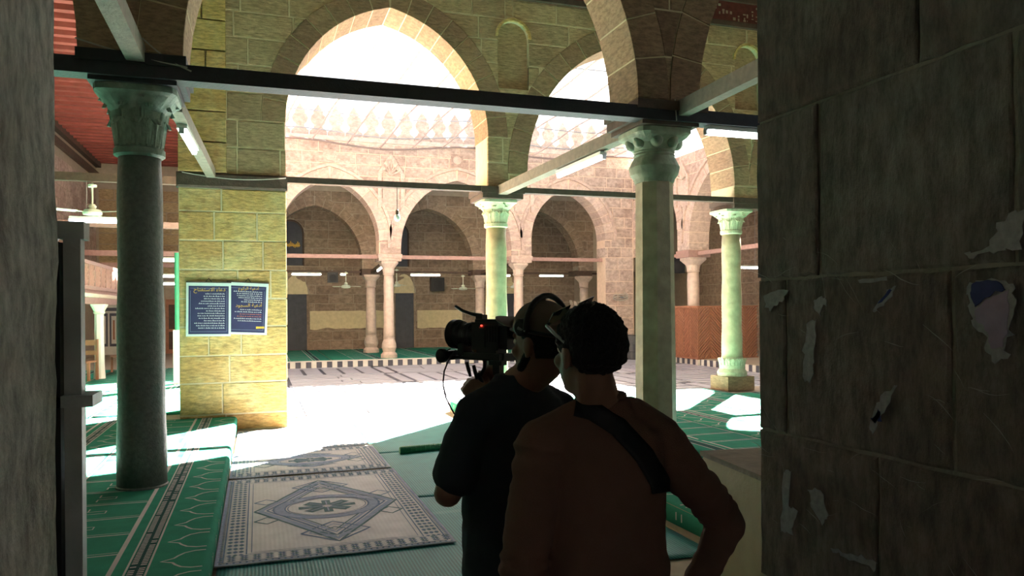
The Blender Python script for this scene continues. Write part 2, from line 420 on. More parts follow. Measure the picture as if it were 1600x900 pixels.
# white marble paving of the courtyard: panels of long slabs framed by plain bands
rg = random.Random(3)
def pave(x0, x1, y0, y1): slab('paving_slab', [(x0, y0), (x1, y0), (x1, y1), (x0, y1)], -.02, 0.0, lambda a, b, d: (a, b, d), M['slab_white'], floor, .004)
PX = [.5, 3.5, 6.5, 9.5, 12.5]; PY = [12.75, 15.5, 18.25, 21.0, 23.6]
for i in range(4):
    for j in range(4):
        x0, x1, y0, y1 = PX[i] + .2, PX[i + 1] - .2, PY[j] + .2, PY[j + 1] - .2
        n = 5
        for k in range(n):
            if (i + j) % 2 == 0:
                a, b = y0 + (y1 - y0) * k / n + .05, y0 + (y1 - y0) * (k + 1) / n - .05
                cut = rg.uniform(.35, .65) * (x1 - x0) + x0
                pave(x0 + .07, cut - .02, a, b); pave(cut + .02, x1 - .07, a, b)
            else:
                a, b = x0 + (x1 - x0) * k / n + .05, x0 + (x1 - x0) * (k + 1) / n - .05
                cut = rg.uniform(.35, .65) * (y1 - y0) + y0
                pave(a, b, y0 + .07, cut - .02); pave(a, b, cut + .02, y1 - .07)
for j in range(5):
    for i in range(4): pave(PX[i] + .2, PX[i + 1] - .2, PY[j] - .14, PY[j] + .14)
for i in range(5):
    for j in range(4): pave(PX[i] - .14, PX[i] + .14, PY[j] + .2, PY[j + 1] - .2)
wk = MB(); wk.box(-.3, 3.1, -6, 12.55, -.02, 0.0)
struct(wk.build('floor_walkway', M['mortar_dim']), 'stone walkway floor below the mats', 'floor')
for nm, b, lab in (('floor_platform_left', (-9, -.305, 2.0, 30.6), 'raised stone floor left of the walkway, under green carpet'),
                   ('floor_platform_right', (3.1, 19, 2.0, 12.6), 'raised stone floor right of the walkway, under green carpet'),
                   ('floor_platform_far', (-.3, 19, 23.86, 30.6), 'raised stone floor of the arcade across the courtyard'),
                   ('floor_platform_side', (12.76, 19, 12.6, 23.86), 'raised stone floor of the arcade right of the courtyard')):
    struct(MB().box(b[0], b[1], b[2], b[3], -.02, P - .012).build(nm, M['mortar_dim']), lab, 'floor')
# black and white kerb
kerb = struct(MB().box(-.3, 12.76, 23.72, 23.86, 0, .15).build('trim_1', M['mortar_dim']), 'kerb of black and white blocks below the far arcade', 'kerb')
kw = .155
for k in range(int(12.4 / kw)):
    x = .3 + k * kw
    slab('kerb_block', [(x + .003, 0), (x + kw - .003, 0), (x + kw - .003, P - .02), (x + .003, P - .02)], -.02, .02, mapY(23.72), M['slab_dark'] if k % 2 else M['marble_white'], kerb, .004)
slab('kerb_capping', [(.3, P - .02), (12.7, P - .02), (12.7, P + .01), (.3, P + .01)], -.12, .03, mapY(23.72), M['marble_white'], kerb, .004)
kerb2 = struct(MB().box(12.66, 12.78, 12.7, 23.7, 0, .15).build('trim_2', M['mortar_dim']), 'kerb of black and white blocks below the right arcade', 'kerb')
for k in range(int(10.8 / kw)):
    y = 12.8 + k * kw
    slab('kerb_block', [(y + .003, 0), (y + kw - .003, 0), (y + kw - .003, P - .02), (y + .003, P - .02)], -.02, .02, mapX(12.66), M['slab_dark'] if k % 2 else M['marble_white'], kerb2, .004)

# ---------------------------------------------------------------- near arcade (between the two big columns)
T1 = .66; m1 = mapY(7.10); ZB1 = 3.92
A1 = [Arch(-6.3, -1.4, 3.93, 2.75, .36), Arch(-.59, 3.80, 3.95, 2.6, .36), Arch(4.54, 9.2, 3.95, 2.7, .36)]
w1 = struct(backing('wall_near_arcade', -8.8, 12, ZB1, 7.4, A1, T1, m1, M['mortar']), 'brown stone arcade wall nearest the viewer, carried on two columns')
facing(w1, -2.0, 6.6, ZB1, 7.4, A1, T1, m1, M['stone_near'], .48, (.5, .9), seed=4)
for A in A1[:3]: voussoirs(w1, A, T1, m1, M['stone_near'])

# ---------------------------------------------------------------- courtyard arcade, near side
T2 = .76; YF2 = 11.84; m2 = mapY(YF2); ZB2 = 3.74
A2 = [Arch(.42, 3.59, 4.56, 1.95, .34, 9), Arch(4.27, 8.30, 3.97, 2.45, .34, 10), Arch(8.95, 12.9, 3.97, 2.42, .34, 9)]
w2 = struct(backing('wall_courtyard_near', -1.0, 14, ZB2, 7.4, A2, T2, m2, M['mortar'], niches=[(4.04, 5.38, 6.5, .27), (8.60, 5.38, 6.56, .27)]), 'ochre stone arcade wall between carpet hall and courtyard')
NICHES = [(4.04, 5.38, 6.5, .27), (8.60, 5.38, 6.56, .27)]
facing(w2, -1.0, 9.6, ZB2, 6.86, A2 + [Arch(nx - hw, nx + hw, n1 - hw, hw, .045, zmin=n0) for nx, n0, n1, hw in NICHES], .06, m2, M['stone_court'], .44, (.55, .95), seed=9, courses=[ZB2, 4.15, 4.56, 4.97, 5.38, 5.78, 6.16, 6.52, 6.86])
for nx, n0, n1, hw in NICHES:            # blind niches with stones fitted round them
    zs = n1 - hw
    arc = [(nx - hw * math.cos(PI * i / 10), zs + hw * math.sin(PI * i / 10)) for i in range(11)]
    pan = [(nx - hw, n0)] + [(nx + hw, n0)] + arc[::-1]
    slab('niche_panel', pan, -.20, -.09, m2, M['stone_court'], w2, .002)
    rim = MB()
    for i in range(10):
        (xa, za), (xb, zb) = arc[i], arc[i + 1]
        o_ = lambda x, z: (nx + (x - nx) * 1.16, zs + (z - zs) * 1.16)
        q = [m2(xa, za, .03), m2(xb, zb, .03), m2(*o_(xb, zb), .03), m2(*o_(xa, za), .03)]
        r = [m2(xa, za, -.02), m2(xb, zb, -.02), m2(*o_(xb, zb), -.02), m2(*o_(xa, za), -.02)]
        rim.add(q + r, [(0, 1, 2, 3), (0, 4, 5, 1), (1, 5, 6, 2), (2, 6, 7, 3), (3, 7, 4, 0)])
    rim.build('niche_rim', M['stone_pier'], w2)
for A in A2: voussoirs(w2, A, T2, m2, M['stone_vous'])
# painted timber frieze under the ceiling
fz = struct(MB().box(-.98, 14, YF2 - .07, YF2 + .02, 6.87, 7.39).build('trim_3', M['frieze']), 'dark red painted timber frieze above the courtyard arches', 'frieze')
MB().box(-.98, 14, YF2 - .13, YF2 - .07, 6.84, 6.93).build('moulding', M['wood_dark'], fz)
MB().box(-.98, 14, YF2 - .13, YF2 - .07, 7.30, 7.38).build('moulding', M['wood_dark'], fz)
ink = MB(); rg = random.Random(5); x = 3.2
while x < 11.5:
    for _ in range(rg.randint(1, 3)):
        zc = rg.uniform(6.98, 7.24); hgt = rg.uniform(.01, .055); wd = rg.uniform(.01, .06)
        ink.box(x - wd / 2, x + wd / 2, YF2 - .076, YF2 - .07, zc - hgt / 2, zc + hgt / 2)
    x += rg.uniform(.06, .13)
ink.build('worn_inscription', M['frieze_ink'], fz)

# corner pier
pier = struct(MB().box(-1.064, .414, YF2 + .006, 12.98, 0, 3.74).build('wall_pier', M['mortar']), 'big yellow square stone pier with two posters at the courtyard corner', 'pier')
MB().box(-1.05, -.2, 12.5, 12.98, 3.74, 7.4).build('core', M['mortar'], pier)
pc = [0, .24, .70, 1.10, 1.52, 1.93, 2.35, 2.78, 3.2, 3.54]
facing(pier, -1.07, .42, 0, 3.54, [], .05, mapY(YF2), M['stone_pier'], courses=pc, ln=(.42, .85), seed=12)
facing(pier, YF2, 13.0, 0, 3.54, [], .05, mapXp(.42), M['stone_pier'], courses=pc, ln=(.45, .7), seed=13)
facing(pier, -1.07, -.40, 3.76, 6.86, [], .05, mapY(YF2 - .07), M['stone_pier'], ch=.44, ln=(.5, .67), seed=14, back=-.06)
led = slab('ledge', [(-1.09, 3.54), (.44, 3.54), (.44, 3.76), (-1.09, 3.76)], -.1, .05, mapY(YF2), M['wood_dark'], pier, .03)

# left courtyard arcade (runs away from the pier), seen only through the gaps
AL = [Arch(13.6, 17.4, 4.2, 2.0), Arch(18.1, 22.6, 4.2, 2.35)]
wl_ = struct(backing('wall_courtyard_left', 12.99, 24.0, 3.6, 7.3, AL, .75, mapXp(-.3), M['stone_pink']), 'stone arcade wall along the left side of the courtyard')

# ---------------------------------------------------------------- far courtyard facade
T3 = .7; YF3 = 24.0; m3 = mapY(YF3); ZB3 = 3.52
A3 = [Arch(-3.4, -.05, 4.05, 1.8, .34, 8), Arch(.65, 3.66, 3.95, 1.95, .34, 9), Arch(4.36, 8.07, 3.72, 2.25, .34, 10), Arch(8.79, 11.52, 4.12, 1.75, .34, 9)]
w3 = struct(backing('wall_courtyard_far', -.3, 12.62, ZB3, 7.0, A3[1:], T3, m3, M['mortar_pink']), 'sunless pink stone facade across the courtyard with pointed arches')
facing(w3, .0, 12.6, ZB3, 7.0, A3[1:], T3, m3, M['stone_pink'], .35, (.5, .95), seed=21)
for A in A3[1:]:
    voussoirs(w3, A, T3, m3, M['stone_pinkring'])
    hood = MB(); c0 = A.curve(.35, 12); c1 = A.curve(.44, 12)
    for i in range(len(c0) - 1):
        q = [m3(*c0[i], .06), m3(*c0[i + 1], .06), m3(*c1[i + 1], .06), m3(*c1[i], .06), m3(*c0[i], -.01), m3(*c0[i + 1], -.01), m3(*c1[i + 1], -.01), m3(*c1[i], -.01)]
        hood.add(q, [(0, 1, 2, 3), (0, 4, 5, 1), (2, 6, 7, 3)])
    hood.build('hood_mould', M['stone_pinkring'], w3)
    if A is not A3[1] or True:
        zc = A.apex(.44) + .22
        MB().box(A.mid - .2, A.mid + .2, YF3 - .035, YF3, zc - .2, zc + .2).build('boss_panel', M['stone_pink'], w3)
        MB().lathe([(.14, 0), (.14, .03), (.05, .05)], 14, M=Matrix.Translation((A.mid, YF3 - .03, zc)) @ Matrix.Rotation(PI / 2, 4, 'X')).build('boss', M['stone_pinkring'], w3)
def keel_niche(wall, mp, x, z0, z1, hw, mat):
    """blind niche with a pointed fluted hood"""
    zs = z0 + (z1 - z0) * .62
    fr = MB(); out = [(x - hw, z0), (x - hw, zs), (x, z1), (x + hw, zs), (x + hw, z0)]; k = .72
    inn = [(x - hw * k, z0), (x - hw * k, zs - .03), (x, z1 - (1 - k) * 1.1), (x + hw * k, zs - .03), (x + hw * k, z0)]
    for i in range(4):
        q = [mp(*out[i], .07), mp(*out[i + 1], .07), mp(*inn[i + 1], .07), mp(*inn[i], .07)] + [mp(*out[i], -.02), mp(*out[i + 1], -.02), mp(*inn[i + 1], -.02), mp(*inn[i], -.02)]
        fr.add(q, [(0, 1, 2, 3), (0, 4, 5, 1), (2, 6, 7, 3)])
    fr.build('niche_frame', mat, wall)
    for i in range(7):
        t = PI * (i + .5) / 7
        ex, ez = x - math.cos(t) * hw * .7, zs - .02 + math.sin(t) * (z1 - zs) * .72
        MB().tube([mp(x, zs - .05, .03), mp(ex, ez, .06)], [.02, .045], 5).build('flute', mat, wall)
    MB().add([mp(x - hw * .62, z0, .02), mp(x + hw * .62, z0, .02), mp(x + hw * .62, zs - .12, .02), mp(x - hw * .62, zs - .12, .02), mp(x - hw * .62, z0, -.02), mp(x + hw * .62, z0, -.02), mp(x + hw * .62, zs - .12, -.02), mp(x - hw * .62, zs - .12, -.02)], [(0, 1, 2, 3), (0, 4, 5, 1), (2, 6, 7, 3), (1, 5, 6, 2), (3, 7, 4, 0)]).build('niche_panel', mat, wall)
keel_niche(w3, m3, 4.05, 5.0, 6.72, .42, M['stone_pinkring']); keel_niche(w3, m3, 8.45, 5.0, 6.72, .42, M['stone_pinkring'])
MB().box(-.3, 12.6, YF3 - .1, YF3 + .7, 7.0, 7.14).build('cornice', M['stone_pinkring'], w3)
def crenel(x, mp, wall):
    h = .27
    half = [(.05, 0), (.26, .0), (.26, .16), (.15, .24), (.12, .34), (.2, .42), (.24, .54), (.2, .64), (.14, .68), (.15, .76), (.06, .90), (0, 1.0)]
    poly = [(x + a, 7.14 + b) for a, b in half] + [(x - a, 7.14 + b) for a, b in half[-2::-1]]
    slab('crenellation', poly, -.3, -.1, mp, M['stone_pink'], wall, .01)
for k in range(23): crenel(.2 + k * .545, m3, w3)
# corner pier of the far side and pier between
MB().box(11.526, 12.614, YF3 + .006, YF3 + .7, .15, 3.52).build('corner_core', M['mortar_pink'], w3)
facing(w3, 11.52, 12.6, .15, 3.52, [], .05, m3, M['stone_pink'], ch=.4, ln=(.4, .65), seed=22)

# ---------------------------------------------------------------- right courtyard facade
m4 = mapX(12.62)
A4 = [Arch(12.9, 15.9, 4.1, 1.6, .34, 8), Arch(16.6, 20.35, 3.75, 2.28, .34, 10), Arch(21.05, 23.75, 4.2, 1.65, .34, 9)]
w4 = struct(backing('wall_courtyard_right', 12.6, 24.0, ZB3, 6.5, A4, .7, m4, M['mortar_pink']), 'pink stone facade on the right side of the courtyard')
facing(w4, 16.0, 24.0, ZB3, 6.5, A4, .7, m4, M['stone_pink'], .35, (.5, .95), seed=31)
for A in A4[1:]:
    voussoirs(w4, A, .7, m4, M['stone_pinkring'])
    hood = MB(); c0 = A.curve(.35, 12); c1 = A.curve(.44, 12)
    for i in range(len(c0) - 1):
        q = [m4(*c0[i], .06), m4(*c0[i + 1], .06), m4(*c1[i + 1], .06), m4(*c1[i], .06), m4(*c0[i], -.01), m4(*c0[i + 1], -.01), m4(*c1[i + 1], -.01), m4(*c1[i], -.01)]
        hood.add(q, [(0, 1, 2, 3), (0, 4, 5, 1), (2, 6, 7, 3)])
    hood.build('hood_mould', M['stone_pinkring'], w4)
keel_niche(w4, m4, 20.7, 4.9, 6.35, .40, M['stone_pinkring'])

# ---------------------------------------------------------------- inner far arcade and back wall
T5 = .6; m5 = mapY(27.3); ZB5 = 3.22
A5 = [Arch(.3, 3.55, 3.5, 1.95, .32, 9), Arch(4.25, 7.65, 3.45, 2.02, .32, 9), Arch(8.35, 11.95, 3.4, 2.15, .32, 9)]
w5 = struct(backing('wall_far_inner', -.3, 17, ZB5, 6.4, A5, T5, m5, M['mortar_dim']), 'dim inner arcade wall behind the far facade')
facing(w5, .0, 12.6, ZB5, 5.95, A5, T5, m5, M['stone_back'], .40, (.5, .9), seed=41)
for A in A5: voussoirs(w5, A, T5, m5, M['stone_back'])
YB = 30.6; mb = mapY(YB)
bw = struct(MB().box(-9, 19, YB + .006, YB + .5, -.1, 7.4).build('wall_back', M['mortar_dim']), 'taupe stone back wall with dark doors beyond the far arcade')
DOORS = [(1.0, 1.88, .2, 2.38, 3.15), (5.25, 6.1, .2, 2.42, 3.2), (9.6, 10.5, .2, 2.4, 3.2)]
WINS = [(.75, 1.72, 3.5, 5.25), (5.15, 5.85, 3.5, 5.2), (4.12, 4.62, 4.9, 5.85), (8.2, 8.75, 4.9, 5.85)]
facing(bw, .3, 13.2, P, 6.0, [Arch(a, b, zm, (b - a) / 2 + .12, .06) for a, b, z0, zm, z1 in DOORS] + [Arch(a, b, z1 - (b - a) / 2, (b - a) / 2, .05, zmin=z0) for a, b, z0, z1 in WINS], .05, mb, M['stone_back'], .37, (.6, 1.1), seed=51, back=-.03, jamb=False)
for i, (a, b, z0, zm, z1) in enumerate(DOORS):
    d = struct(MB().box(a + .04, b - .04, YB - .02, YB + .02, z0, zm).build('door_%d' % (i + 1), M['door']), ['dark wooden door at the left edge of the far arcade', 'dark wooden door behind the pale far column', 'dark wooden door right in the far back wall'][i], 'door')
    for q in (.12, .54):
        for (za, zb) in ((z0 + .1, z0 + .85), (z0 + .95, zm - .1)):
            MB().box(a + q * (b - a), a + (q + .34) * (b - a), YB - .04, YB - .02, za, zb).build('panel', M['door'], d)
    MB().box(a - .04, a + .05, YB - .05, YB + .02, z0, zm).build('door_jamb', M['stone_back'], d)
    MB().box(b - .05, b + .04, YB - .05, YB + .02, z0, zm).build('door_jamb', M['stone_back'], d)
    arc = [((a + b) / 2 - (b - a) / 2 * math.cos(PI * k / 10), zm + (z1 - zm) * math.sin(PI * k / 10)) for k in range(11)]
    slab('tympanum', arc[::-1], -.02, .0, mb, M['mortar'], d, .004)
for i, (a, b, z0, z1) in enumerate(WINS):
    hw = (b - a) / 2; zs = z1 - hw
    arc = [((a + b) / 2 - hw * math.cos(PI * k / 10), zs + hw * math.sin(PI * k / 10)) for k in range(11)]
    wn_ = slab('window_%d' % (i + 1), [(a, z0), (b, z0)] + arc[::-1], -.02, .0, mb, M['glass_dark'] if i > 1 else M['door'], None, .004)
    struct(wn_, ['dark arched panel with gilded lettering at the left of the far arcade', 'dark arched recess above the door behind the pale column', 'small dark arched window between the far left and middle arches', 'small dark arched window beside the olive column'][i], 'window')
    rim = MB(); rim.tube([mb(a, z0, .02)] + [mb(x, z, .02) for x, z in arc] + [mb(b, z0, .02)], .035, 6); rim.build('frame', M['wood_dark'], wn_)
    if i == 0:
        t = MB(); rg = random.Random(2)
        for k in range(14):
            x = a + .12 + k * (b - a - .24) / 14
            t.box(x, x + .03, YB - .016, YB - .0, 4.25 + rg.uniform(-.06, 0), 4.3 + rg.uniform(.02, .14))
        t.box(a + .12, b - .12, YB - .016, YB - .0, 4.27, 4.3); t.build('gilded_lettering', M['gold'], wn_)
# plaster band low on the back wall
band = MB()
pts = 60
bv = []
for i in range(pts + 1):
    x = 1.95 + (5.15 - 1.95) * i / pts
    bv.append((x, 1.02 + .10 * noise.noise((x * 2.1, 0, 3)), 1.72 + .03 * noise.noise((x * 3, 2, 1))))
for i in range(pts):
    (x0, a0, b0), (x1, a1, b1) = bv[i], bv[i + 1]
    band.add([(x0, YB - .015, a0), (x1, YB - .015, a1), (x1, YB - .015, b1), (x0, YB - .015, b0)], [(0, 1, 2, 3)])
for i in range(pts):
    x0 = 6.2 + 1.9 * i / pts; x1 = 6.2 + 1.9 * (i + 1) / pts
    f_ = lambda x: 1.0 + .12 * noise.noise((x * 2.1, 0, 3)); 
    band.add([(x0, YB - .015, f_(x0)), (x1, YB - .015, f_(x1)), (x1, YB - .015, 1.72), (x0, YB - .015, 1.72)], [(0, 1, 2, 3)])
band.build('plaster_patch', M['mortar'], bw)
# right riwaq back wall
rb = struct(MB().box(17.006, 17.5, 2, 30.6, 0, 7.4).build('wall_side_back', M['mortar_dim']), 'dim stone back wall of the right hand arcade')
facing(rb, 16, 27, P, 5.5, [], .05, mapX(17.0), M['stone_back'], .42, (.6, 1.1), seed=61, back=-.03)

# ---------------------------------------------------------------- left riwaq shell
lw = struct(MB().box(-5.95, -5.476, 2.0, 30.6, 0, 7.3).build('wall_left', M['mortar_dim']), 'pinkish stone side wall of the left hall under a red ceiling')
facing(lw, 10.5, 30.5, 2.2, 6.3, [], .05, mapXp(-5.47), M['stone_pink'], .42, (.6, 1.1), seed=71, back=-.03)
fr = MB().box(-5.47, -5.35, 12, 30.6, 6.55, 6.75).box(-5.47, -5.3, 12, 30.6, 6.95, 7.15); fr.build('carved_frieze', M['wood_dark'], lw)
facing(bw, -5.4, -.4, 3.0, 6.2, [], .05, mb, M['stone_court'], .42, (.6, 1.0), seed=72, back=-.03)
# marble dado on the back wall
da = struct(MB().box(-5.45, -3.4, YB - .03, YB + .03, P, 2.1).build('trim_4', M['marble_white']), 'black and white marble dado at the end of the left hall', 'dado')
for k in range(6):
    x = -5.4 + k * .34
    MB().box(x, x + .28, YB - .045, YB - .028, .5, 1.7).build('black_frame', M['slab_dark'], da)
    MB().box(x + .06, x + .22, YB - .06, YB - .044, .6, 1.6).build('marble_panel', M['marble_white'], da)
    MB().box(x + .11, x + .17, YB - .068, YB - .058, .75, 1.45).build('inlay', M['wood_brown'], da)
MB().box(-5.45, -3.4, YB - .05, YB - .028, 1.78, 1.9).build('black_band', M['slab_dark'], da)
d4 = struct(MB().box(-3.2, -2.25, YB - .05, YB + .03, P, 2.2).build('door_4', M['wood_brown']), 'brown panelled door seen in the gap beside the pier', 'door')
for za, zb in ((.35, 1.0), (1.1, 2.0)):
    for xa in (-3.1, -2.68): MB().box(xa, xa + .36, YB - .07, YB - .05, za, zb).build('panel', M['wood_dark'], d4)

# ---------------------------------------------------------------- ceilings
ce = struct(MB().box(-9, 19, 1.9, 12.6, 7.4, 7.65).build('ceiling', M['wood_dark']), 'dark timber ceiling over the carpet hall', 'ceiling')
for k in range(12):
    x = -7.6 + 1.65 * k
    MB().box(x, x + .2, 2.1, 7.1, 7.2, 7.4).build('joist', M['wood_dark'], ce); MB().box(x, x + .2, 7.76, 11.7, 7.2, 7.4).build('joist', M['wood_dark'], ce)
cl = struct(MB().box(-9, -.3, 12.6, 31, 7.28, 7.6).build('ceiling_left', M['wood_red']), 'red painted plank ceiling of the left hall', 'ceiling')
y = 12.9
while y < 30.4:
    MB().box(-5.45, -1.1, y, y + .16, 7.1, 7.28).build('joist', M['wood_red'], cl); y += .46
struct(MB().box(-.3, 19, 24.6, 31, 6.4, 6.9).build('ceiling_far', M['wood_dark']), 'dark timber ceiling behind the far facade', 'ceiling')
struct(MB().box(13.3, 19, 12.6, 24.6, 6.2, 6.5).build('ceiling_right', M['wood_dark']), 'dark timber ceiling of the right hand arcade', 'ceiling')

# ---------------------------------------------------------------- passage in which the viewer stands
pl = []; nu, nz = 40, 150
def rough_wall(name, corner_x, y0, y1, zt, xin, mat, label, amp, rad=.03):
    """thick wall end: side face towards the passage, rounded corner, face towards the hall"""
    path = [(corner_x, y0 + (y1 - rad - y0) * i / 26) for i in range(27)]
    sgn = 1 if xin > corner_x else -1
    for i in range(1, 6):
        t = PI / 2 * i / 5; path.append((corner_x + sgn * rad * (1 - math.cos(t)), y1 - rad + rad * math.sin(t)))
    path += [(corner_x + sgn * d, y1) for d in (.06, .1, .16, .25, .4, .8, 3, 7)]
    zs = [zt * i / nz for i in range(nz + 1)]; v = []
    for (x, y) in path:
        for z in zs:
            n = noise.fractal((x * 5, y * 5, z * 5), 1.0, 2.0, 5) * amp + amp * .8 * noise.noise((x * 1.7, y * 1.7, z * 1.7))
            v.append((x + sgn * n, y + n * .8, z))
    f = []
    for i in range(len(path) - 1):
        for j in range(nz):
            a = i * (nz + 1) + j; f.append((a, a + nz + 1, a + nz + 2, a + 1))
    o = mesh(name, v, f, mat, None, True); return struct(o, label)
wpl = rough_wall('wall_passage_left', -.47, -3.2, 2.16, 7.4, -6, M['plaster'], 'rough grey plastered wall at the left edge, close to the viewer', .012)
wpr = rough_wall('wall_passage_right', 1.5155, -3.2, 2.028, 7.4, 8, M['mortar_dark'], 'dark scratched block wall filling the right side, close to the viewer', .0025, .006)
mr_ = mapX(1.52)
crs = [.02, .44, .90, 1.365, 1.835, 2.33, 2.83, 3.35, 3.9]
jn = {0: [1.7], 1: [1.3], 2: [1.545], 3: [1.325, 1.9], 4: [1.755, 1.17], 5: [1.41], 6: [1.7], 7: [1.3]}
rg = random.Random(8)
for k in range(8):
    ys = sorted([-.9, -.2, .5] + ([.9] if k % 2 else []) + jn[k] + [2.035])
    ys = [q for i, q in enumerate(ys)]
    for a, b in zip(ys[:-1], ys[1:]):
        n = 9; g = .0045
        # uneven arrises on each block
        def edge(p, q, s):
            return [(p[0] + (q[0] - p[0]) * i / n + .006 * noise.noise((p[0] * 9 + i, p[1] * 7, s)), p[1] + (q[1] - p[1]) * i / n + .006 * noise.noise((p[1] * 9 + i, p[0] * 5, s + 3))) for i in range(n)]
        c = [(a + g, crs[k] + g), (b - g, crs[k] + g), (b - g, crs[k + 1] - g), (a + g, crs[k + 1] - g)]
        poly = edge(c[0], c[1], 1) + edge(c[1], c[2], 2) + edge(c[2], c[3], 3) + edge(c[3], c[0], 4)
        slab('stone_block', poly, -.03, .012 + rg.uniform(-.003, .004), mr_, M['stone_dark'], wpr, .007)
# smears of lime and scratches on the blocks
scr = MB(); rg = random.Random(17)
for k in range(60):
    y = rg.uniform(1.15, 1.98); z = rg.uniform(.85, 1.95); L_ = rg.uniform(.02, .15); an = rg.choice([rg.uniform(-.3, .3), rg.uniform(.5, 1.4)]); w = rg.uniform(.0004, .0013); n = 7
    pts = []
    for i in range(n):
        pts.append((y, z)); an += rg.uniform(-.22, .22); y += math.cos(an) * L_ / n; z += math.sin(an) * L_ / n
    X = 1.5025; v = []
    for i, (a, b) in enumerate(pts):
        ww = w * (1 - abs(2 * i / (n - 1) - 1) * .8); v += [(X, a - ww * .6, b + ww), (X, a + ww * .6, b - ww)]
    scr.add(v, [(2 * i, 2 * i + 1, 2 * i + 3, 2 * i + 2) for i in range(n - 1)])
M['lime'] = plain('lime_smear', (.50, .47, .42), .95, var=.3, scale=60)
scr.build('scratches', M['lime'], wpr)
def blob(name, poly, mat, lab=None, X=1.5005, rough=.016, th=.0015):
    pts = []
    for i in range(len(poly)):
        p, q = poly[i], poly[(i + 1) % len(poly)]
        for t in range(5):
            u = t / 5; y = p[0] + (q[0] - p[0]) * u; z = p[1] + (q[1] - p[1]) * u
            pts.append((y + rough * noise.noise((y * 60, z * 60, 1)), z + rough * noise.noise((y * 60, z * 60, 7))))
    n = len(pts)
    v = [(X, y, z) for y, z in pts] + [(X + th, y, z) for y, z in pts]
    o = mesh(name, v, [tuple(range(n))] + [(i, (i + 1) % n, (i + 1) % n + n, i + n) for i in range(n)], mat, wpr)
    if lab: o['label'] = lab
    return o
def onX(px, py, X=1.5):
    d = V(px, py, 1.0) - Vector((0, 0, EYE)); t = X / d.x; return (d.y * t, EYE + d.z * t)
def bl(name, pix, mat, **k): return blob(name, [onX(*q) for q in pix], mat, **k)
M['pp_grey'] = plain('torn_paper_grey', (.38, .37, .38), .9, var=.45, scale=60)
M['pp_mauve'] = plain('torn_paper_mauve', (.40, .32, .44), .9, var=.2, scale=30)
M['pp_blue'] = plain('torn_paper_blue', (.05, .06, .20), .8, var=.3, scale=30)
bl('torn_poster', [(1512, 440), (1560, 432), (1585, 450), (1584, 490), (1572, 540), (1572, 566), (1545, 566), (1542, 535), (1520, 505), (1512, 480)], M['pp_grey'], lab='torn remnant of a grey, mauve and blue poster')
bl('torn_poster_mauve', [(1540, 470), (1576, 455), (1578, 490), (1568, 540), (1548, 545), (1545, 520), (1525, 500), (1522, 488)], M['pp_mauve'], X=1.4992, rough=.008)
bl('torn_poster_blue', [(1520, 440), (1558, 438), (1572, 452), (1545, 462), (1524, 480), (1518, 465)], M['pp_blue'], X=1.498, rough=.008)
bl('torn_paper', [(1362, 482), (1394, 448), (1400, 448), (1380, 478), (1368, 486)], M['pp_grey'])
bl('torn_paper_blue', [(1371, 474), (1391, 451), (1394, 452), (1378, 472)], M['pp_blue'], X=1.4992, rough=.003)
bl('torn_paper', [(1272, 468), (1290, 462), (1292, 475), (1280, 490), (1272, 484)], M['pp_grey'])
bl('torn_paper', [(1195, 458), (1232, 452), (1220, 470), (1205, 482), (1195, 480)], M['pp_grey'])
bl('lime_smear', [(1262, 505), (1276, 500), (1272, 560), (1266, 600), (1255, 600), (1254, 545)], M['pp_grey'])
bl('torn_paper_blue', [(1360, 650), (1372, 640), (1378, 655), (1366, 664)], M['pp_blue'])
bl('lime_smear', [(1368, 630), (1395, 600), (1400, 605), (1382, 640), (1362, 680), (1358, 660)], M['pp_grey'], X=1.5005)
bl('lime_smear', [(1222, 740), (1235, 735), (1232, 790), (1245, 800), (1236, 835), (1220, 830)], M['pp_grey'])
bl('lime_smear', [(1262, 765), (1282, 768), (1295, 812), (1285, 818), (1268, 795)], M['pp_grey'])
bl('lime_smear', [(1296, 856), (1330, 866), (1372, 880), (1366, 888), (1318, 872)], M['pp_grey'])
bl('lime_smear', [(1505, 395), (1545, 385), (1560, 345), (1600, 325), (1600, 390), (1560, 392), (1520, 405)], M['pp_grey'], X=1.5)
bl('lime_smear', [(1340, 437), (1385, 433), (1385, 438), (1342, 443)], M['pp_grey'], rough=.004)
# closing off behind the viewer, with an opening added to light the men's backs
struct(MB().box(-.8, .1, -3.4, -3.1, 0, 4.2).box(1.0, 2.0, -3.4, -3.1, 0, 4.2).box(.1, 1.0, -3.4, -3.1, 2.5, 4.2).build('wall_passage_end', M['plaster']), 'plastered end wall behind the viewer with an added opening for daylight')
struct(MB().box(-.8, 2.0, -3.4, 2.0, 4.0, 4.3).build('ceiling_passage', M['plaster']), 'plastered ceiling of the passage', 'ceiling')

struct(MB().box(-.9, 2.1, 1.6, 2.0, 4.2, 7.4).build('wall_passage_lintel', M['plaster']), 'wall above the passage opening')

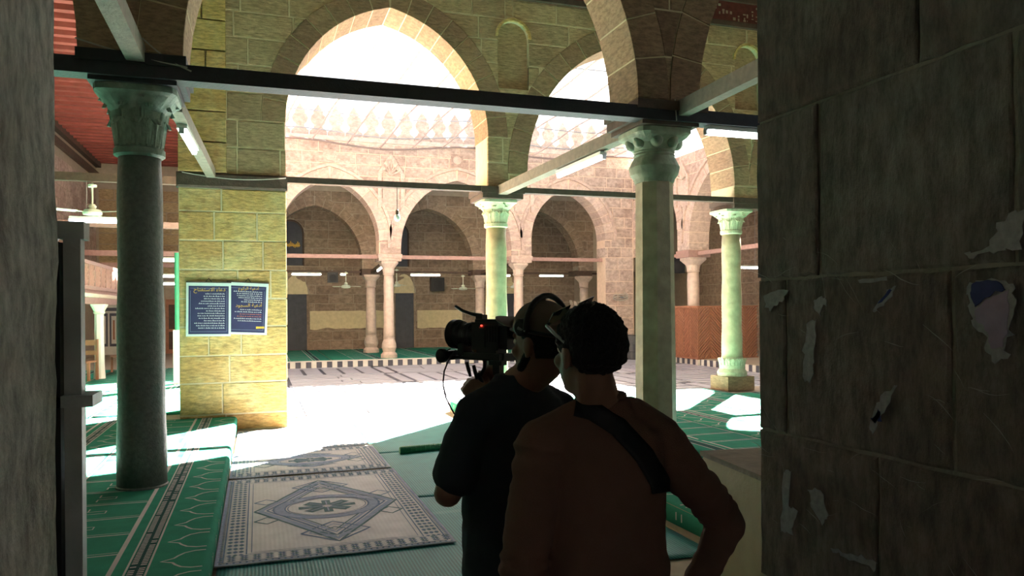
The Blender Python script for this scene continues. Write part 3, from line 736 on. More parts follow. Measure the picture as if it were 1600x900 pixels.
# ---------------------------------------------------------------- columns
def leaf_mesh(w, h, curl, th=.012):
    """acanthus leaf: rises, swells and curls outward; ribbed"""
    v = []; f = []; nu_, nv_ = 6, 7
    for side in (0, 1):
        for j in range(nv_ + 1):
            t = j / nv_; z = h * math.sin(min(1, t * 1.15) * PI / 2); out = curl * (t ** 3) + (.02 * math.sin(t * PI)) ; zz = z - (.25 * h * max(0, t - .75) / .25 if t > .75 else 0)
            ww = w * (.75 + .35 * math.sin(t * PI)) * (1 - .55 * max(0, t - .6) / .4)
            for i in range(nu_ + 1):
                u = i / nu_ * 2 - 1
                o = out + .012 * (1 - abs(u)) + .006 * math.cos(u * PI * 2.5) - (th if side else 0)
                v.append((u * ww / 2 * (1 + .06 * math.sin(j * 2.6)), -o, zz))
    n = (nu_ + 1) * (nv_ + 1)
    for s in (0, 1):
        for j in range(nv_):
            for i in range(nu_):
                a = s * n + j * (nu_ + 1) + i; q = (a, a + 1, a + nu_ + 2, a + nu_ + 1)
                f.append(q if s == 0 else q[::-1])
    rim = [i for i in range(nu_ + 1)] + [j * (nu_ + 1) + nu_ for j in range(1, nv_ + 1)] + [nv_ * (nu_ + 1) + i for i in range(nu_ - 1, -1, -1)] + [j * (nu_ + 1) for j in range(nv_ - 1, 0, -1)]
    for k in range(len(rim)):
        a, b = rim[k], rim[(k + 1) % len(rim)]; f.append((a, a + n, b + n, b))
    return v, f
def leaves(parent, c, tiers, mat):
    """tiers: (count, radius, z, width, height, curl, phase)"""
    off = ORG[parent.name]
    for cnt, r, z, w, h, cu, ph in tiers:
        v, f = leaf_mesh(w, h, cu)
        me = bpy.data.meshes.new('leaf'); me.from_pydata(v, [], f); me.materials.append(mat)
        for k in range(cnt):
            t = 2 * PI * (k + ph) / cnt
            o = link('leaf', me, parent)
            o.location = (c[0] - off.x + r * math.sin(t), c[1] - off.y - r * math.cos(t), z - off.z); o.rotation_euler = (0, 0, t)
def loft(rings, n=32):
    """rings: (half width x, half width y, z, squareness 2=round..8=square)"""
    mb = MB(); v = []; f = []
    for rx, ry, z, p in rings:
        for k in range(n):
            t = 2 * PI * k / n; c, s = math.cos(t), math.sin(t)
            q = (abs(c) ** p + abs(s) ** p) ** (-1 / p)
            v.append((rx * c * q, ry * s * q, z))
    for i in range(len(rings) - 1):
        for k in range(n):
            f.append((i * n + k, i * n + (k + 1) % n, (i + 1) * n + (k + 1) % n, (i + 1) * n + k))
    f.append(tuple(reversed(range(n)))); f.append(tuple(range((len(rings) - 1) * n, len(rings) * n)))
    return mb.add(v, f)
def shifted(mb, x, y, z=0):
    mb.v = [(a + x, b + y, c + z) for a, b, c in mb.v]; return mb
def column(x, y, z0, zc, zt, r0, r1, label, shaft_mat, cap_mat, kind='leaf', group=None, n=28, base='torus', top=.33):
    c = empty('column', (x, y, z0), label, 'column', group)
    zb = z0
    if base == 'torus':
        MB().lathe([(r0 * 1.45, 0), (r0 * 1.45, .06), (r0 * 1.4, .09), (r0 * 1.15, .12), (r0 * 1.2, .17), (r0 * 1.02, .2)], 28, (x, y, z0)).build('base', shaft_mat, c, False); zb = z0 + .2
    elif base == 'pedestal':
        shifted(MB().box(-r0 * 1.5, r0 * 1.5, -r0 * 1.5, r0 * 1.5, 0, .26), x, y, z0).build('pedestal', M['stone_vous'], c)
        MB().lathe([(r0 * 1.4, .26), (r0 * 1.45, .33), (r0 * 1.2, .40), (r0 * 1.25, .46), (r0 * 1.02, .62)], 28, (x, y, z0)).build('base', cap_mat, c)
        leaves(c, (x, y), [(8, r0 * 1.12, z0 + .40, .16, .2, .04, 0)], cap_mat); zb = z0 + .6
    elif base == 'bulb':
        MB().lathe([(r0 * 1.5, 0), (r0 * 1.5, .12), (r0 * 1.1, .2), (r0 * 1.35, .34), (r0 * 1.3, .45), (r0 * 1.0, .6), (r0 * 1.05, .66)], 28, (x, y, z0)).build('base', cap_mat, c, False); zb = z0 + .64
    ns = 8 if kind == 'octagon' else n
    prof = [(r0 + (r1 - r0) * i / 8 + .006 * math.sin(i * 2.1) * (kind != 'octagon'), (zc - zb) * i / 8) for i in range(9)]
    MB().lathe(prof, ns, (x, y, zb), rot=PI / 8 if ns == 8 else 0).build('shaft', shaft_mat, c, kind != 'octagon')
    if kind == 'leaf':
        MB().lathe([(r1 * 1.02, -.02), (r1 * 1.18, .0), (r1 * 1.18, .05), (r1 * 1.02, .07)], 28, (x, y, zc)).build('astragal', cap_mat, c)
        h = zt - zc
        cp = shifted(loft([(r1, r1, .05, 2), (r1 * 1.05, r1 * 1.05, h * .35, 2), (r1 * 1.25, r1 * 1.25, h * .65, 2.5), (top * .92, top * .92, h * .86, 5), (top, top, h * .9, 7), (top, top, h, 7)]), x, y, zc).build('capital', cap_mat, c)
        leaves(cp, (x, y), [(8, r1 * 1.02, zc + .06, r1 * .95, h * .45, .065, 0), (8, r1 * 1.05, zc + .08, r1 * .9, h * .72, .10, .5), (8, r1 * 1.2, zc + h * .5, r1 * .55, h * .42, .10, .25)], cap_mat)
    elif kind == 'octagon':
        h = zt - zc
        cp = shifted(loft([(r1 * .98, r1 * .98, 0, 2.6), (r1 * 1.05, r1 * 1.05, .04, 2.4), (r1 * 1.22, r1 * 1.22, .09, 2.4), (r1 * 1.3, r1 * 1.3, .17, 2.4), (r1 * 1.12, r1 * 1.12, .25, 2.4), (r1 * 1.02, r1 * 1.02, .29, 2.4)], 24), x, y, zc).build('capital_bulb', cap_mat, c)
        MB().lathe([(r1 * 1.04, .28), (r1 * 1.12, .30), (r1 * 1.04, .32), (r1 * 1.12, .335), (r1 * 1.04, .35)], 24, (x, y, zc)).build('capital_rings', cap_mat, c)
        cp = shifted(loft([(r1 * 1.02, r1 * 1.02, .345, 2.6), (r1 * 1.15, r1 * 1.15, .42, 3), (r1 * 1.5, r1 * 1.5, .48, 4), (top, top, .51, 7), (top, top, h, 7)], 32), x, y, zc).build('capital', cap_mat, c)
        for k in range(8):
            t = 2 * PI * (k + .5) / 8
            MB().ell((x + r1 * 1.2 * math.cos(t), y + r1 * 1.2 * math.sin(t), zc + .44), .07, .07, .08).build('capital_scallop', cap_mat, cp, True)
    else:
        h = zt - zc
        cp = shifted(loft([(r1, r1, 0, 2), (r1 * 1.15, r1 * 1.15, .03, 2), (r1 * 1.0, r1 * 1.0, .06, 2), (r1 * 1.15, r1 * 1.15, h * .5, 3), (top, top, h * .85, 6), (top, top, h, 6)]), x, y, zc).build('capital', cap_mat, c)
        leaves(cp, (x, y), [(8, r1 * 1.02, zc + .06, r1 * .8, h * .62, .05, 0)], cap_mat)
    return c
c1 = column(-.98, 7.43, P, 3.13, 3.69, .205, .178, 'thick dark grey granite column with a leafy capital, nearest on the left', M['granite'], M['cap_green'], top=.33, base=None)
MB().lathe([(.215, 0), (.215, .015), (.2, .03)], 28, (-.98, 7.43, P)).build('base', M['granite'], c1)
c2 = column(4.17, 7.43, P, 3.12, 3.68, .225, .205, 'octagonal green marble column right of the two men', M['marble_green'], plain('capital_verdigris', (.27, .31, .22), .7, var=.5, scale=10, bump=.4), kind='octagon', top=.32)
for (x, lab, bs) in ((3.83, 'mottled olive marble column behind the film camera', 'torus'), (8.47, 'pale olive marble column on a square pedestal by the dark wall', 'pedestal')):
    column(x, 12.2, P if bs == 'pedestal' else 0.0, 3.13, 3.56, .19, .17, lab, M['marble_olive'], plain('capital_cream_%s' % bs, (.50, .50, .34), .7, var=.4, scale=14, bump=.4), top=.31, base=bs)
for x, lab in ((.30, 'pale column hidden behind the corner pier across the courtyard'), (4.01, 'slim pink marble column at the front of the far arcade, left of the camera'), (8.43, 'slim pink marble column of the far arcade just right of the olive column')):
    if x < 1: continue
    column(x, 24.35, P, 2.85, 3.30, .175, .155, lab, M['marble_pink'], M['marble_pink'], kind='plain', top=.29, base='bulb')
for x, lab in ((3.9, 'dim pink column in the inner row behind the far arcade, left'), (8.0, 'dim pink column in the inner row, left of the olive column'), (12.3, 'dim pink column in the inner row, above the leaning boards')):
    column(x, 27.6, P, 2.55, 3.02, .19, .16, lab, M['marble_pink'], M['marble_pink'], kind='plain', top=.3, base='bulb')
column(12.97, 20.7, P, 2.85, 3.30, .2, .18, 'pink marble column behind the herringbone wooden screen', M['marble_pink'], M['marble_pink'], kind='plain', top=.33, base='torus')
column(12.97, 16.25, P, 2.85, 3.30, .2, .18, 'pink marble column of the right arcade, half hidden by the dark wall', M['marble_pink'], M['marble_pink'], kind='plain', top=.33, base='torus')

column(-.68, 17.75, P, 3.1, 3.6, .2, .18, 'column of the left courtyard arcade, behind the pier', M['marble_pink'], M['marble_pink'], kind='plain', top=.36, base='torus')
# ---------------------------------------------------------------- tie beams and impost timbers
def timber(name, label, pieces, mat, group=None, cat='beam'):
    """pieces: list of (a, b, w, h); one timber, several lengths spliced"""
    mb = MB()
    for a, b, w, h in pieces: mb.beam(a, b, w, h)
    o = mb.build(name, mat); tag(o, label, cat, group); return o
timber('tie_beam', 'long black timber tie beam across the near arch', [((-8.8, 7.12, 3.79), (12, 7.12, 3.79), .2, .135)], M['wood_black'])
for x, lab in ((-.98, 'stepped black timber block on the dark granite column'), (4.17, 'stepped dark timber block on the octagonal column')):
    o = MB().box(x - .34, x + .34, 7.06, 7.80, 3.685, 3.74).box(x - .39, x + .39, 7.03, 7.81, 3.74, 3.83).box(x - .42, x + .42, 7.0, 7.82, 3.83, 3.925).build('impost_block', M['wood_black'] if x < 0 else M['wood_dark'])
    tag(o, lab, 'timber block')
timber('tie_beam', 'dark brown timber tie beam across the courtyard arches', [((.42, 11.9, 3.715), (14, 11.9, 3.715), .14, .09)], M['wood_dark'])
for x, lab in ((3.83, 'dark timber block over the olive column behind the camera'), (8.62, 'dark timber block over the pedestal column')):
    o = MB().box(x - .34, x + .36, 11.82, 12.58, 3.565, 3.65).box(x - .36, x + .38, 11.80, 12.6, 3.65, 3.75).build('impost_block', M['wood_dark']); tag(o, lab, 'timber block')
timber('cross_beam', 'weathered cross beam with a lit tube, from octagonal to olive column', [((4.12, 7.75, 3.80), (3.83, 11.85, 3.70), .15, .15)], M['wood_grey'])
timber('cross_beam', 'weathered beam running from the octagonal column towards the viewer', [((4.3, 7.1, 3.86), (4.15, 2.0, 3.86), .12, .16)], M['wood_grey'])
timber('cross_beam', 'weathered beam from the granite column up towards the viewer', [((-.95, 7.05, 3.92), (-.98, 2.1, 3.98), .14, .15)], M['wood_grey'])
timber('cross_beam', 'pale cross beam from the granite column to the yellow pier', [((-.72, 7.78, 3.70), (-.62, 11.8, 3.75), .12, .13)], M['wood_grey'])
for Yb, z, lab, mt in ((15.0, 4.12, 'dark tie beam carrying the ceiling fan in the left hall', 'wood_dark'), (19.0, 3.72, 'reddish tie beam behind the ceiling fan', 'wood_rose'), (23.0, 3.35, 'brown tie beam above the lattice balcony', 'wood_rose'), (27.0, 3.25, 'farthest brown tie beam of the left hall', 'wood_rose')):
    timber('tie_beam', lab, [((-5.47, Yb, z), (-1.05, Yb, z), .14, .14)], M[mt])
timber('tie_beam', 'pinkish tie beam along the far arcade', [((.65, 24.3, 3.44), (12.6, 24.3, 3.44), .13, .12)], M['wood_rose'])
timber('tie_beam', 'thin tie beam of the inner far arcade', [((-.3, 27.55, 3.12), (13, 27.55, 3.12), .1, .07)], M['wood_dark'])
timber('tie_beam', 'pinkish tie beam along the right hand arcade', [((12.97, 12.7, 3.42), (12.97, 24.0, 3.42), .13, .12)], M['wood_rose'])
for x in (4.01, 8.43):
    o = MB().box(x - .36, x + .36, 24.0, 24.72, 3.30, 3.40).box(x - .38, x + .38, 23.96, 24.74, 3.40, 3.52).build('impost_block', M['stone_pinkring']); tag(o, 'moulded pink stone block on the ' + ('left' if x < 5 else 'right') + ' slim column of the far arcade', 'stone block')
for x in (3.9, 8.0, 12.15):
    o = MB().box(x - .36, x + .36, 27.26, 27.94, 3.02, 3.22).build('impost_block', M['wood_dark']); tag(o, 'dark timber block on the inner column ' + {3.9: 'left of the far doors', 8.0: 'beside the olive column', 12.15: 'above the leaning boards'}[x], 'timber block')
for y in (20.7, 16.25):
    o = MB().box(12.58, 13.36, y - .37, y + .37, 3.30, 3.52).build('impost_block', M['wood_rose']); tag(o, 'timber block on the column ' + ('behind the wooden screen' if y > 18 else 'of the right arcade nearest the viewer'), 'timber block')
timber('cross_beam', 'thin dark beam between far facade and inner row, left', [((4.0, 24.7, 3.36), (3.9, 27.3, 3.1), .1, .1)], M['wood_dark'])
timber('cross_beam', 'thin dark beam between far facade and inner row, right', [((8.43, 24.7, 3.36), (8.0, 27.3, 3.1), .1, .1)], M['wood_dark'])

# ---------------------------------------------------------------- lamps
def tube_lamp(a, b, label, group=None, w=.09, r=.019, hang=None):
    a = Vector(a); b = Vector(b); d = (b - a).normalized()
    L_ = empty('fluorescent_lamp', a, label, 'lamp', group)
    MB().beam(a + UP * .045, b + UP * .045, w, .045).build('housing', M['white_paint'], L_)
    MB().tube([a, b], r, 10).build('tube', M['tube'], L_, True)
    for p in (a, b): MB().beam(p - d * .02, p + d * .02, .05, .06).build('end_cap', M['metal'], L_)
    if hang:
        for t in (.2, .8):
            p = a.lerp(b, t); MB().tube([(p.x, p.y, p.z + .06), (p.x, p.y, hang)], .006, 6).build('hanger', M['metal'], L_)
    return L_
tube_lamp((4.07, 8.5, 3.62), (3.98, 9.75, 3.59), 'lit tube lamp under the cross beam over the courtyard arch', w=.1, r=.03)
tube_lamp((4.64, 7.12, 3.655), (5.84, 7.12, 3.655), 'lit tube lamp beside the octagonal capital, cut by the dark wall', w=.1, r=.035)
tube_lamp((-.71, 8.3, 3.575), (-.68, 9.5, 3.595), 'lit tube lamp slanting between granite capital and yellow pier', w=.1, r=.03)
tube_lamp((-3.1, 15.0, 3.36), (-1.75, 15.0, 3.36), 'lit tube lamp behind the fan in the left hall', r=.04, hang=4.06)
for x, y, z, lab in ((-2.05, 20, 3.05, 'upper'), (-2.3, 22.5, 2.75, 'middle'), (-2.2, 24.5, 2.60, 'lower')):
    tube_lamp((x - 1.0, y + 1, z), (x + .5, y + 1, z), lab + ' of three lit tube lamps in the gap beside the pier', 'lamps in the gap by the pier', r=.035, hang=7.29)
for x0, x1, y, z, lab in ((1.15, 2.15, 27.55, 3.02, 'lit tube lamp at the left of the far arcade'), (5.35, 6.45, 27.55, 3.02, 'lit tube lamp in the middle far arch'), (10.4, 11.4, 27.55, 3.02, 'long lit tube lamp left of the far corner pier'), (8.75, 9.2, 27.55, 3.02, 'short lit tube lamp right of the olive column')):
    tube_lamp((x0, y, z), (x1, y, z), lab, 'lamps of the far arcade', r=.03)
tube_lamp((3.98, 25.2, 3.19), (3.94, 26.2, 3.09), 'lit tube lamp slanting behind the far pink column', 'lamps of the far arcade', r=.03)
tube_lamp((2.82, 27.55, 3.02), (3.0, 27.55, 3.02), 'tiny lit lamp beside the black far loudspeaker', 'lamps of the far arcade', r=.03)
tube_lamp((14.6, 19.2, 3.45), (15.9, 19.2, 3.45), 'upper lit tube lamp in the right hand arcade', 'lamps of the right arcade', r=.035, hang=6.22)
tube_lamp((14.6, 21.2, 3.05), (15.9, 21.2, 3.05), 'lower lit tube lamp in the right hand arcade', 'lamps of the right arcade', r=.035, hang=6.22)
def bulb(x, y, zt, zb, label):
    b = empty('hanging_bulb', (x, y, zb), label, 'lamp')
    MB().tube([(x, y, zt), (x, y, zb + .13)], .006, 5).build('cord', M['black'], b)
    MB().lathe([(.02, .08), (.03, .1), (.025, .15), (.01, .17)], 12, (x, y, zb)).build('socket', M['wood_dark'], b)
    MB().ell((x, y, zb + .04), .05, .05, .06).build('globe', M['white_paint'], b, True)
bulb(2.1, 11.88, 3.68, 3.16, 'white bulb hanging by a cord from the courtyard tie beam')
# ---------------------------------------------------------------- fans, loudspeakers
def fan(x, y, zt, rod, rad, label, rot=.3, blades=3):
    zb = zt - rod
    F_ = empty('ceiling_fan', (x, y, zb), label, 'fan')
    MB().lathe([(.03, 0), (.07, -.05), (.075, -.01), (.02, .02)], 16, (x, y, zt - .03)).build('canopy', M['cream_paint'], F_)
    MB().tube([(x, y, zt), (x, y, zb)], .014, 8).build('rod', M['cream_paint'], F_)
    MB().lathe([(.04, .12), (.07, .08), (.05, .04), (.13, .02), (.16, -.03), (.15, -.07), (.06, -.09)], 20, (x, y, zb)).build('motor', M['cream_paint'], F_)
    for k in range(blades):
        t = rot + 2 * PI * k / blades
        R_ = Matrix.Translation((x, y, zb - .02)) @ Matrix.Rotation(t, 4, 'Z') @ Matrix.Rotation(.18, 4, 'X')
        MB().box(.14, .28, -.02, .02, -.004, .004, R_).box(.26, rad, -.06, .06, -.004, .004, R_).build('blade', M['cream_paint'], F_)
fan(-2.74, 15.0, 4.03, .50, .62, 'cream ceiling fan hanging from the left hall beam', rot=-.5)
fan(2.95, 27.0, 3.1, .5, .55, 'white ceiling fan beside the far left loudspeaker')
fan(5.0, 28.5, 3.3, .6, .5, 'white ceiling fan in front of the far door arch', .7)
fan(7.35, 27.6, 3.05, .5, .55, 'white ceiling fan right of the middle far arch', .1)
fan(9.2, 27.0, 3.1, .5, .5, 'white ceiling fan between olive column and far corner pier', .9)
fan(14.9, 18.5, 3.4, .6, .6, 'white ceiling fan in the right hand arcade', .2)
def speaker(x, y, z, w, label, rot=0):
    S_ = empty('loudspeaker', (x, y, z), label, 'loudspeaker')
    MB().box(-w * .5, w * .5, -.12, .14, 0, w, Matrix.Translation((x, y, z)) @ Matrix.Rotation(rot, 4, 'Z')).build('cabinet', M['black'], S_)
    MB().lathe([(w * .36, 0), (w * .36, .02), (w * .1, .03)], 16, M=Matrix.Translation((x, y - .12, z + w * .45)) @ Matrix.Rotation(PI / 2, 4, 'X')).build('cone', M['rubber'], S_)
    MB().box(x - .02, x + .02, y + .1, y + .2, z + w * .3, z + w + .1).build('bracket', M['metal'], S_)
speaker(2.55, 27.55, 2.73, .36, 'black loudspeaker high up left in the far arcade')
speaker(7.0, 30.4, 2.5, .55, 'black round loudspeaker on the far wall right of the middle door')
speaker(12.97, 21.7, 2.87, .5, 'black loudspeaker behind the right arcade column')

# ---------------------------------------------------------------- tent cloth over the courtyard
M['tent'], nt, b_ = nmat('tent_cloth_white')
N = nt.nodes; L = nt.links
tr = N.new('ShaderNodeBsdfTransparent'); tl = N.new('ShaderNodeBsdfTranslucent'); df = N.new('ShaderNodeBsdfDiffuse')
tl.inputs[0].default_value = (.85, .83, .82, 1); df.inputs[0].default_value = (.85, .83, .82, 1)
ms = N.new('ShaderNodeMixShader'); ms.inputs[0].default_value = .5; L.new(tl.outputs[0], ms.inputs[1]); L.new(df.outputs[0], ms.inputs[2])
mt_ = N.new('ShaderNodeMixShader'); mt_.inputs[0].default_value = .014; L.new(tr.outputs[0], mt_.inputs[1]); L.new(ms.outputs[0], mt_.inputs[2])
L.new(mt_.outputs[0], N['Material Output'].inputs['Surface'])
M['tent_seam'] = plain('tent_seam', (.42, .33, .31), .9)
tent = empty('tent_cloth', (6, 18, 7), 'pale see-through awning cloth stretched over the courtyard', 'awning')
def tent_z(x, y): return 6.84 + .075 * (23.45 - y) + .10 * math.sin(x * 1.15 + .4) * max(0, (y - 18) / 5.4) + .05 * math.sin(y * 1.3) + .02 * x / 6
tv = []; nx, ny = 48, 40
for i in range(nx + 1):
    for j in range(ny + 1):
        x = -.1 + 12.6 * i / nx; y = 12.8 + 10.65 * j / ny; tv.append((x, y, tent_z(x, y)))
mesh('cloth', tv, [(i * (ny + 1) + j, (i + 1) * (ny + 1) + j, (i + 1) * (ny + 1) + j + 1, i * (ny + 1) + j + 1) for i in range(nx) for j in range(ny)], M['tent'], tent, True)
MB().tube([(-.1 + 12.6 * i / 60, 23.45, tent_z(-.1 + 12.6 * i / 60, 23.45)) for i in range(61)], .03, 6).build('hem', plain('tent_hem', (.2, .15, .14), .9), tent)
# denser awning panel added to shade the right of the walkway, its edge ragged
dv = [(8.25, 16.6), (7.3, 15.75), (6.6, 15.3), (5.9, 14.5), (5.2, 13.95), (5.2, 12.85), (9.4, 12.85), (10.3, 15.0), (9.5, 15.2), (9.6, 15.9), (8.9, 15.8)]
dn = len(dv)
mesh('added_shade_cloth', [(x, y, tent_z(x, y) + .04) for x, y in dv] + [(x, y, tent_z(x, y) + .044) for x, y in dv], [tuple(range(dn)), tuple(range(2 * dn - 1, dn - 1, -1))] + [(i, (i + 1) % dn, (i + 1) % dn + dn, i + dn) for i in range(dn)], plain('tent_added_shade', (.70, .66, .62), .9), tent)
for k in range(12):
    x0 = .6 + k * 1.0
    MB().tube([(x0 + (23.4 - y) * .12, y, tent_z(x0 + (23.4 - y) * .12, y) + .012) for y in [23.4 - 10.3 * i / 24 for i in range(25)]], .024, 4).build('seam', M['tent_seam'], tent)
for y in (22.4, 21.0, 19.0, 16.5, 14.5):
    MB().tube([(x, y, tent_z(x, y) + .02) for x in [-.1 + 12.6 * i / 40 for i in range(41)]], .016, 5).build('cable', M['metal'], tent)

# ---------------------------------------------------------------- lattice balcony (dikka) in the left hall
dk = empty('lattice_balcony', (-4.2, 20, P), 'rose wooden lattice balcony on a white marble column, left hall', 'balcony')
xd = -3.46
MB().box(-5.4, xd - .04, 17.2, 23.2, 2.17, 2.25).build('deck', M['wood_rose'], dk)
MB().box(xd - .06, xd, 17.2, 23.2, 2.80, 2.88).build('top_rail', M['wood_rose'], dk); MB().box(xd - .06, xd, 17.2, 23.2, 2.25, 2.33).build('bottom_rail', M['wood_rose'], dk)
y = 17.2
k = 0
while y < 23.1:
    MB().box(xd - .06, xd, y, y + .06, 2.33, 2.80).build('stile', M['wood_rose'], dk)
    lt = MB(); a, b = y + .06, y + .66
    for i in range(9):
        t = (i - 1) * .12
        for s_ in (1, -1):
            ya, yb = (a + t - .24, a + t + .23) if s_ > 0 else (a + t + .23, a + t - .24)
            pa, pb = Vector((xd - .03 + s_ * .008, ya, 2.33)), Vector((xd - .03 + s_ * .008, yb, 2.80))
            lo, hi = (a, b); 
            def clip(p, q):
                if p.y < lo:
                    if q.y <= lo: return None
                    p = p + (q - p) * ((lo - p.y) / (q.y - p.y))
                if p.y > hi:
                    if q.y >= hi: return None
                    p = p + (q - p) * ((hi - p.y) / (q.y - p.y))
                return p
            p1 = clip(pa, pb); p2 = clip(pb, pa)
            if p1 is not None and p2 is not None and (p1 - p2).length > .03: lt.beam(p1, p2, .02, .018, Vector((1, 0, 0)))
    o = lt.build('lattice_panel', plain('lattice_tan', (.50, .33, .27), .7) if k == 0 else bpy.data.materials['lattice_tan'], dk); o['kind'] = 'stuff'
    MB().box(xd - .055, xd - .045, a, b, 2.33, 2.80).build('backing', M['wood_brown'], dk)
    y += .66; k += 1
y = 17.25
while y < 23.1:
    MB().lathe([(.005, 0), (.035, .03), (.05, .08), (.055, .09)], 8, (xd - .02, y, 2.07)).build('cornice_pendant', M['marble_pink'], dk, True); y += .13
MB().box(xd - .12, xd + .02, 17.2, 23.2, 2.155, 2.18).build('cornice', M['wood_rose'], dk)
MB().box(xd - .14, xd - .02, 18.0, 23.2, 1.93, 2.07).build('lintel', M['wood_rose'], dk)
MB().lathe([(.13, 0), (.11, .3), (.10, 1.5)], 8, (xd - .02, 19.72, P), rot=PI / 8).build('column_shaft', M['marble_white'], dk)
shifted(loft([(.10, .10, 1.5, 2.5), (.125, .125, 1.53, 2.5), (.11, .11, 1.56, 2.5), (.15, .15, 1.66, 5), (.17, .17, 1.70, 6), (.17, .17, 1.73, 6)], 24), xd - .02, 19.72, P).build('column_capital', M['cream_paint'], dk)
MB().lathe([(.10, 0), (.09, .3), (.085, 1.73)], 12, (-4.6, 19.6, P)).build('rear_column', M['marble_white'], dk)
# benches
def bench(x, y, w, label, rot):
    b = empty('wooden_bench', (x, y, P + .012), label, 'bench')
    R_ = Matrix.Translation((x, y, P + .012)) @ Matrix.Rotation(rot, 4, 'Z')
    for sx in (-1, 1):
        MB().box(sx * w / 2 - .025, sx * w / 2 + .025, -.2, -.15, 0, .42, R_).build('leg', M['wood_brown'], b)
        MB().box(sx * w / 2 - .025, sx * w / 2 + .025, .16, .21, 0, .92, R_).build('leg', M['wood_brown'], b)
    MB().box(-w / 2, w / 2, -.22, .2, .40, .44, R_).build('seat', M['wood_brown'], b)
    MB().box(-w / 2, w / 2, .17, .2, .78, .9, R_).build('back_rail', M['wood_brown'], b); MB().box(-w / 2, w / 2, .17, .2, .56, .66, R_).build('back_rail', M['wood_brown'], b)
bench(-3.95, 19.3, .9, 'red-brown wooden bench left of the white balcony column', -.3)
bench(-3.2, 21.2, .9, 'red-brown wooden bench right of the white balcony column', -1.2)
# green post with a white foot in the gap beside the pier
gp = empty('partition_post', (-1.62, 17.6, P), 'green post with a white lower half, left of the pier', 'post')
MB().tube([(-1.62, 17.6, 1.35), (-1.62, 17.6, 3.0)], .05, 10).build('upper_post', plain('post_green', (.03, .22, .12), .5), gp)
MB().box(-1.70, -1.48, 17.55, 17.65, P, 1.35).build('white_panel', M['white_paint'], gp)

# ---------------------------------------------------------------- herringbone screen on the right
M['gap_light'] = plain('screen_gap_light', (.62, .48, .42), .8)
hs = empty('herringbone_screen', (12.6, 19.8, 0), 'brown wooden screen of diagonal slats set in a herringbone', 'screen')
def screen_panel(o, ux, width, s_):
    """one panel of diagonal slats, from point o along ux"""
    lt = MB(); z0, z1 = .22, 1.74; nrm = Vector((ux.y, -ux.x, 0))
    k = -width
    while k < (z1 - z0) :
        za, zb = z0 + k, z0 + k + width
        a, b = (0, width)
        pa, pb = Vector((a, za)), Vector((b, zb))
        if za < z0: pa = Vector((a + (z0 - za), z0))
        if zb > z1: pb = Vector((b - (zb - z1), z1))
        if (pb - pa).length > .04:
            f_ = (lambda p: o + ux * (p.x if s_ > 0 else width - p.x) + UP * p.y)
            lt.beam(f_(pa), f_(pb), .045, .03, nrm)
        k += .098
    q = lt.build('slat_panel', M['wood_brown'], hs); q['kind'] = 'stuff'
    MB().beam(o + UP * .98 - nrm * .02, o + UP * .98 + ux * .001 - nrm * .02, .001, .001)
    MB().beam(o + UP * .2, o + UP * 1.76, .035, .035, nrm).build('stile', M['wood_brown'], hs)
    MB().add([o - nrm * .03 + UP * .2, o + ux * width - nrm * .03 + UP * .2, o + ux * width - nrm * .03 + UP * 1.76, o - nrm * .03 + UP * 1.76], [(0, 1, 2, 3)]).build('backing', M['gap_light'], hs)  # pale sheet whose colour stands in for light through the gaps
p0 = Vector((12.58, 21.4, 0)); d_ = Vector((0, -1, 0)); s_ = 1
for k in range(4): screen_panel(p0 + d_ * (.39 * k), d_, .39, s_); s_ = -s_
p0 = Vector((12.58, 19.83, 0)); d_ = Vector((1, 0, 0))
for k in range(5): screen_panel(p0 + d_ * (.42 * k), d_, .42, s_); s_ = -s_
for a, b in (((12.58, 21.4), (12.58, 19.83)), ((12.58, 19.83), (14.7, 19.83))):
    for z in (.2, 1.77): MB().beam((a[0], a[1], z), (b[0], b[1], z), .05, .05).build('rail', M['wood_brown'], hs)
# checkered plinth under the screen
pk = struct(MB().box(12.62, 14.7, 19.86, 19.95, 0, .17).build('trim_5', M['mortar_dim']), 'black and white kerb under the wooden screen', 'kerb')
for k in range(13):
    x = 12.56 + k * .16
    slab('kerb_block', [(x + .003, 0), (x + .157, 0), (x + .157, .17), (x + .003, .17)], -.03, .02, mapY(19.84), M['slab_dark'] if k % 2 else M['marble_white'], pk, .004)
# barrel, boards, coil on the corner pier
br = empty('barrel', (12.15, 23.2, 0), 'black barrel standing against the far corner pier', 'barrel')
MB().lathe([(.27, 0), (.28, .04), (.27, .25), (.28, .28), (.27, .31), (.27, .5), (.28, .53), (.27, .56), (.26, .8)], 24, (12.15, 23.2, 0)).build('drum', plain('barrel_grey', (.05, .055, .065), .5), br)
MB().lathe([(.265, .8), (.265, .83), (.2, .835)], 24, (12.15, 23.2, 0)).build('lid', M['black'], br)
for k in range(5):
    o = MB().beam((11.0 + k * .14, 24.9, .25), (10.7 + k * .16, 25.2, 2.05 - .04 * k), .1, .03, Vector((0, 1, 0))).build('board', M['wood_grey'])
    tag(o, ['leftmost', 'second from left', 'middle', 'second from right', 'rightmost'][k] + ' of the five pale boards leaning by the far corner pier', 'board', 'boards leaning by the far pier')
cw = empty('cable_coil', (12.1, 23.95, 2.0), 'coil of rope and bracket hanging on the far corner pier', 'rope')
MB().tube([(12.05 + .28 * math.cos(t * .35), 23.9, 2.05 + .09 * math.sin(t * .35) + .004 * t) for t in range(40)], .016, 6).build('rope', M['cable'], cw)
MB().beam((12.1, 23.98, 2.12), (12.1, 23.8, 2.12), .04, .04).build('hook', M['metal'], cw)

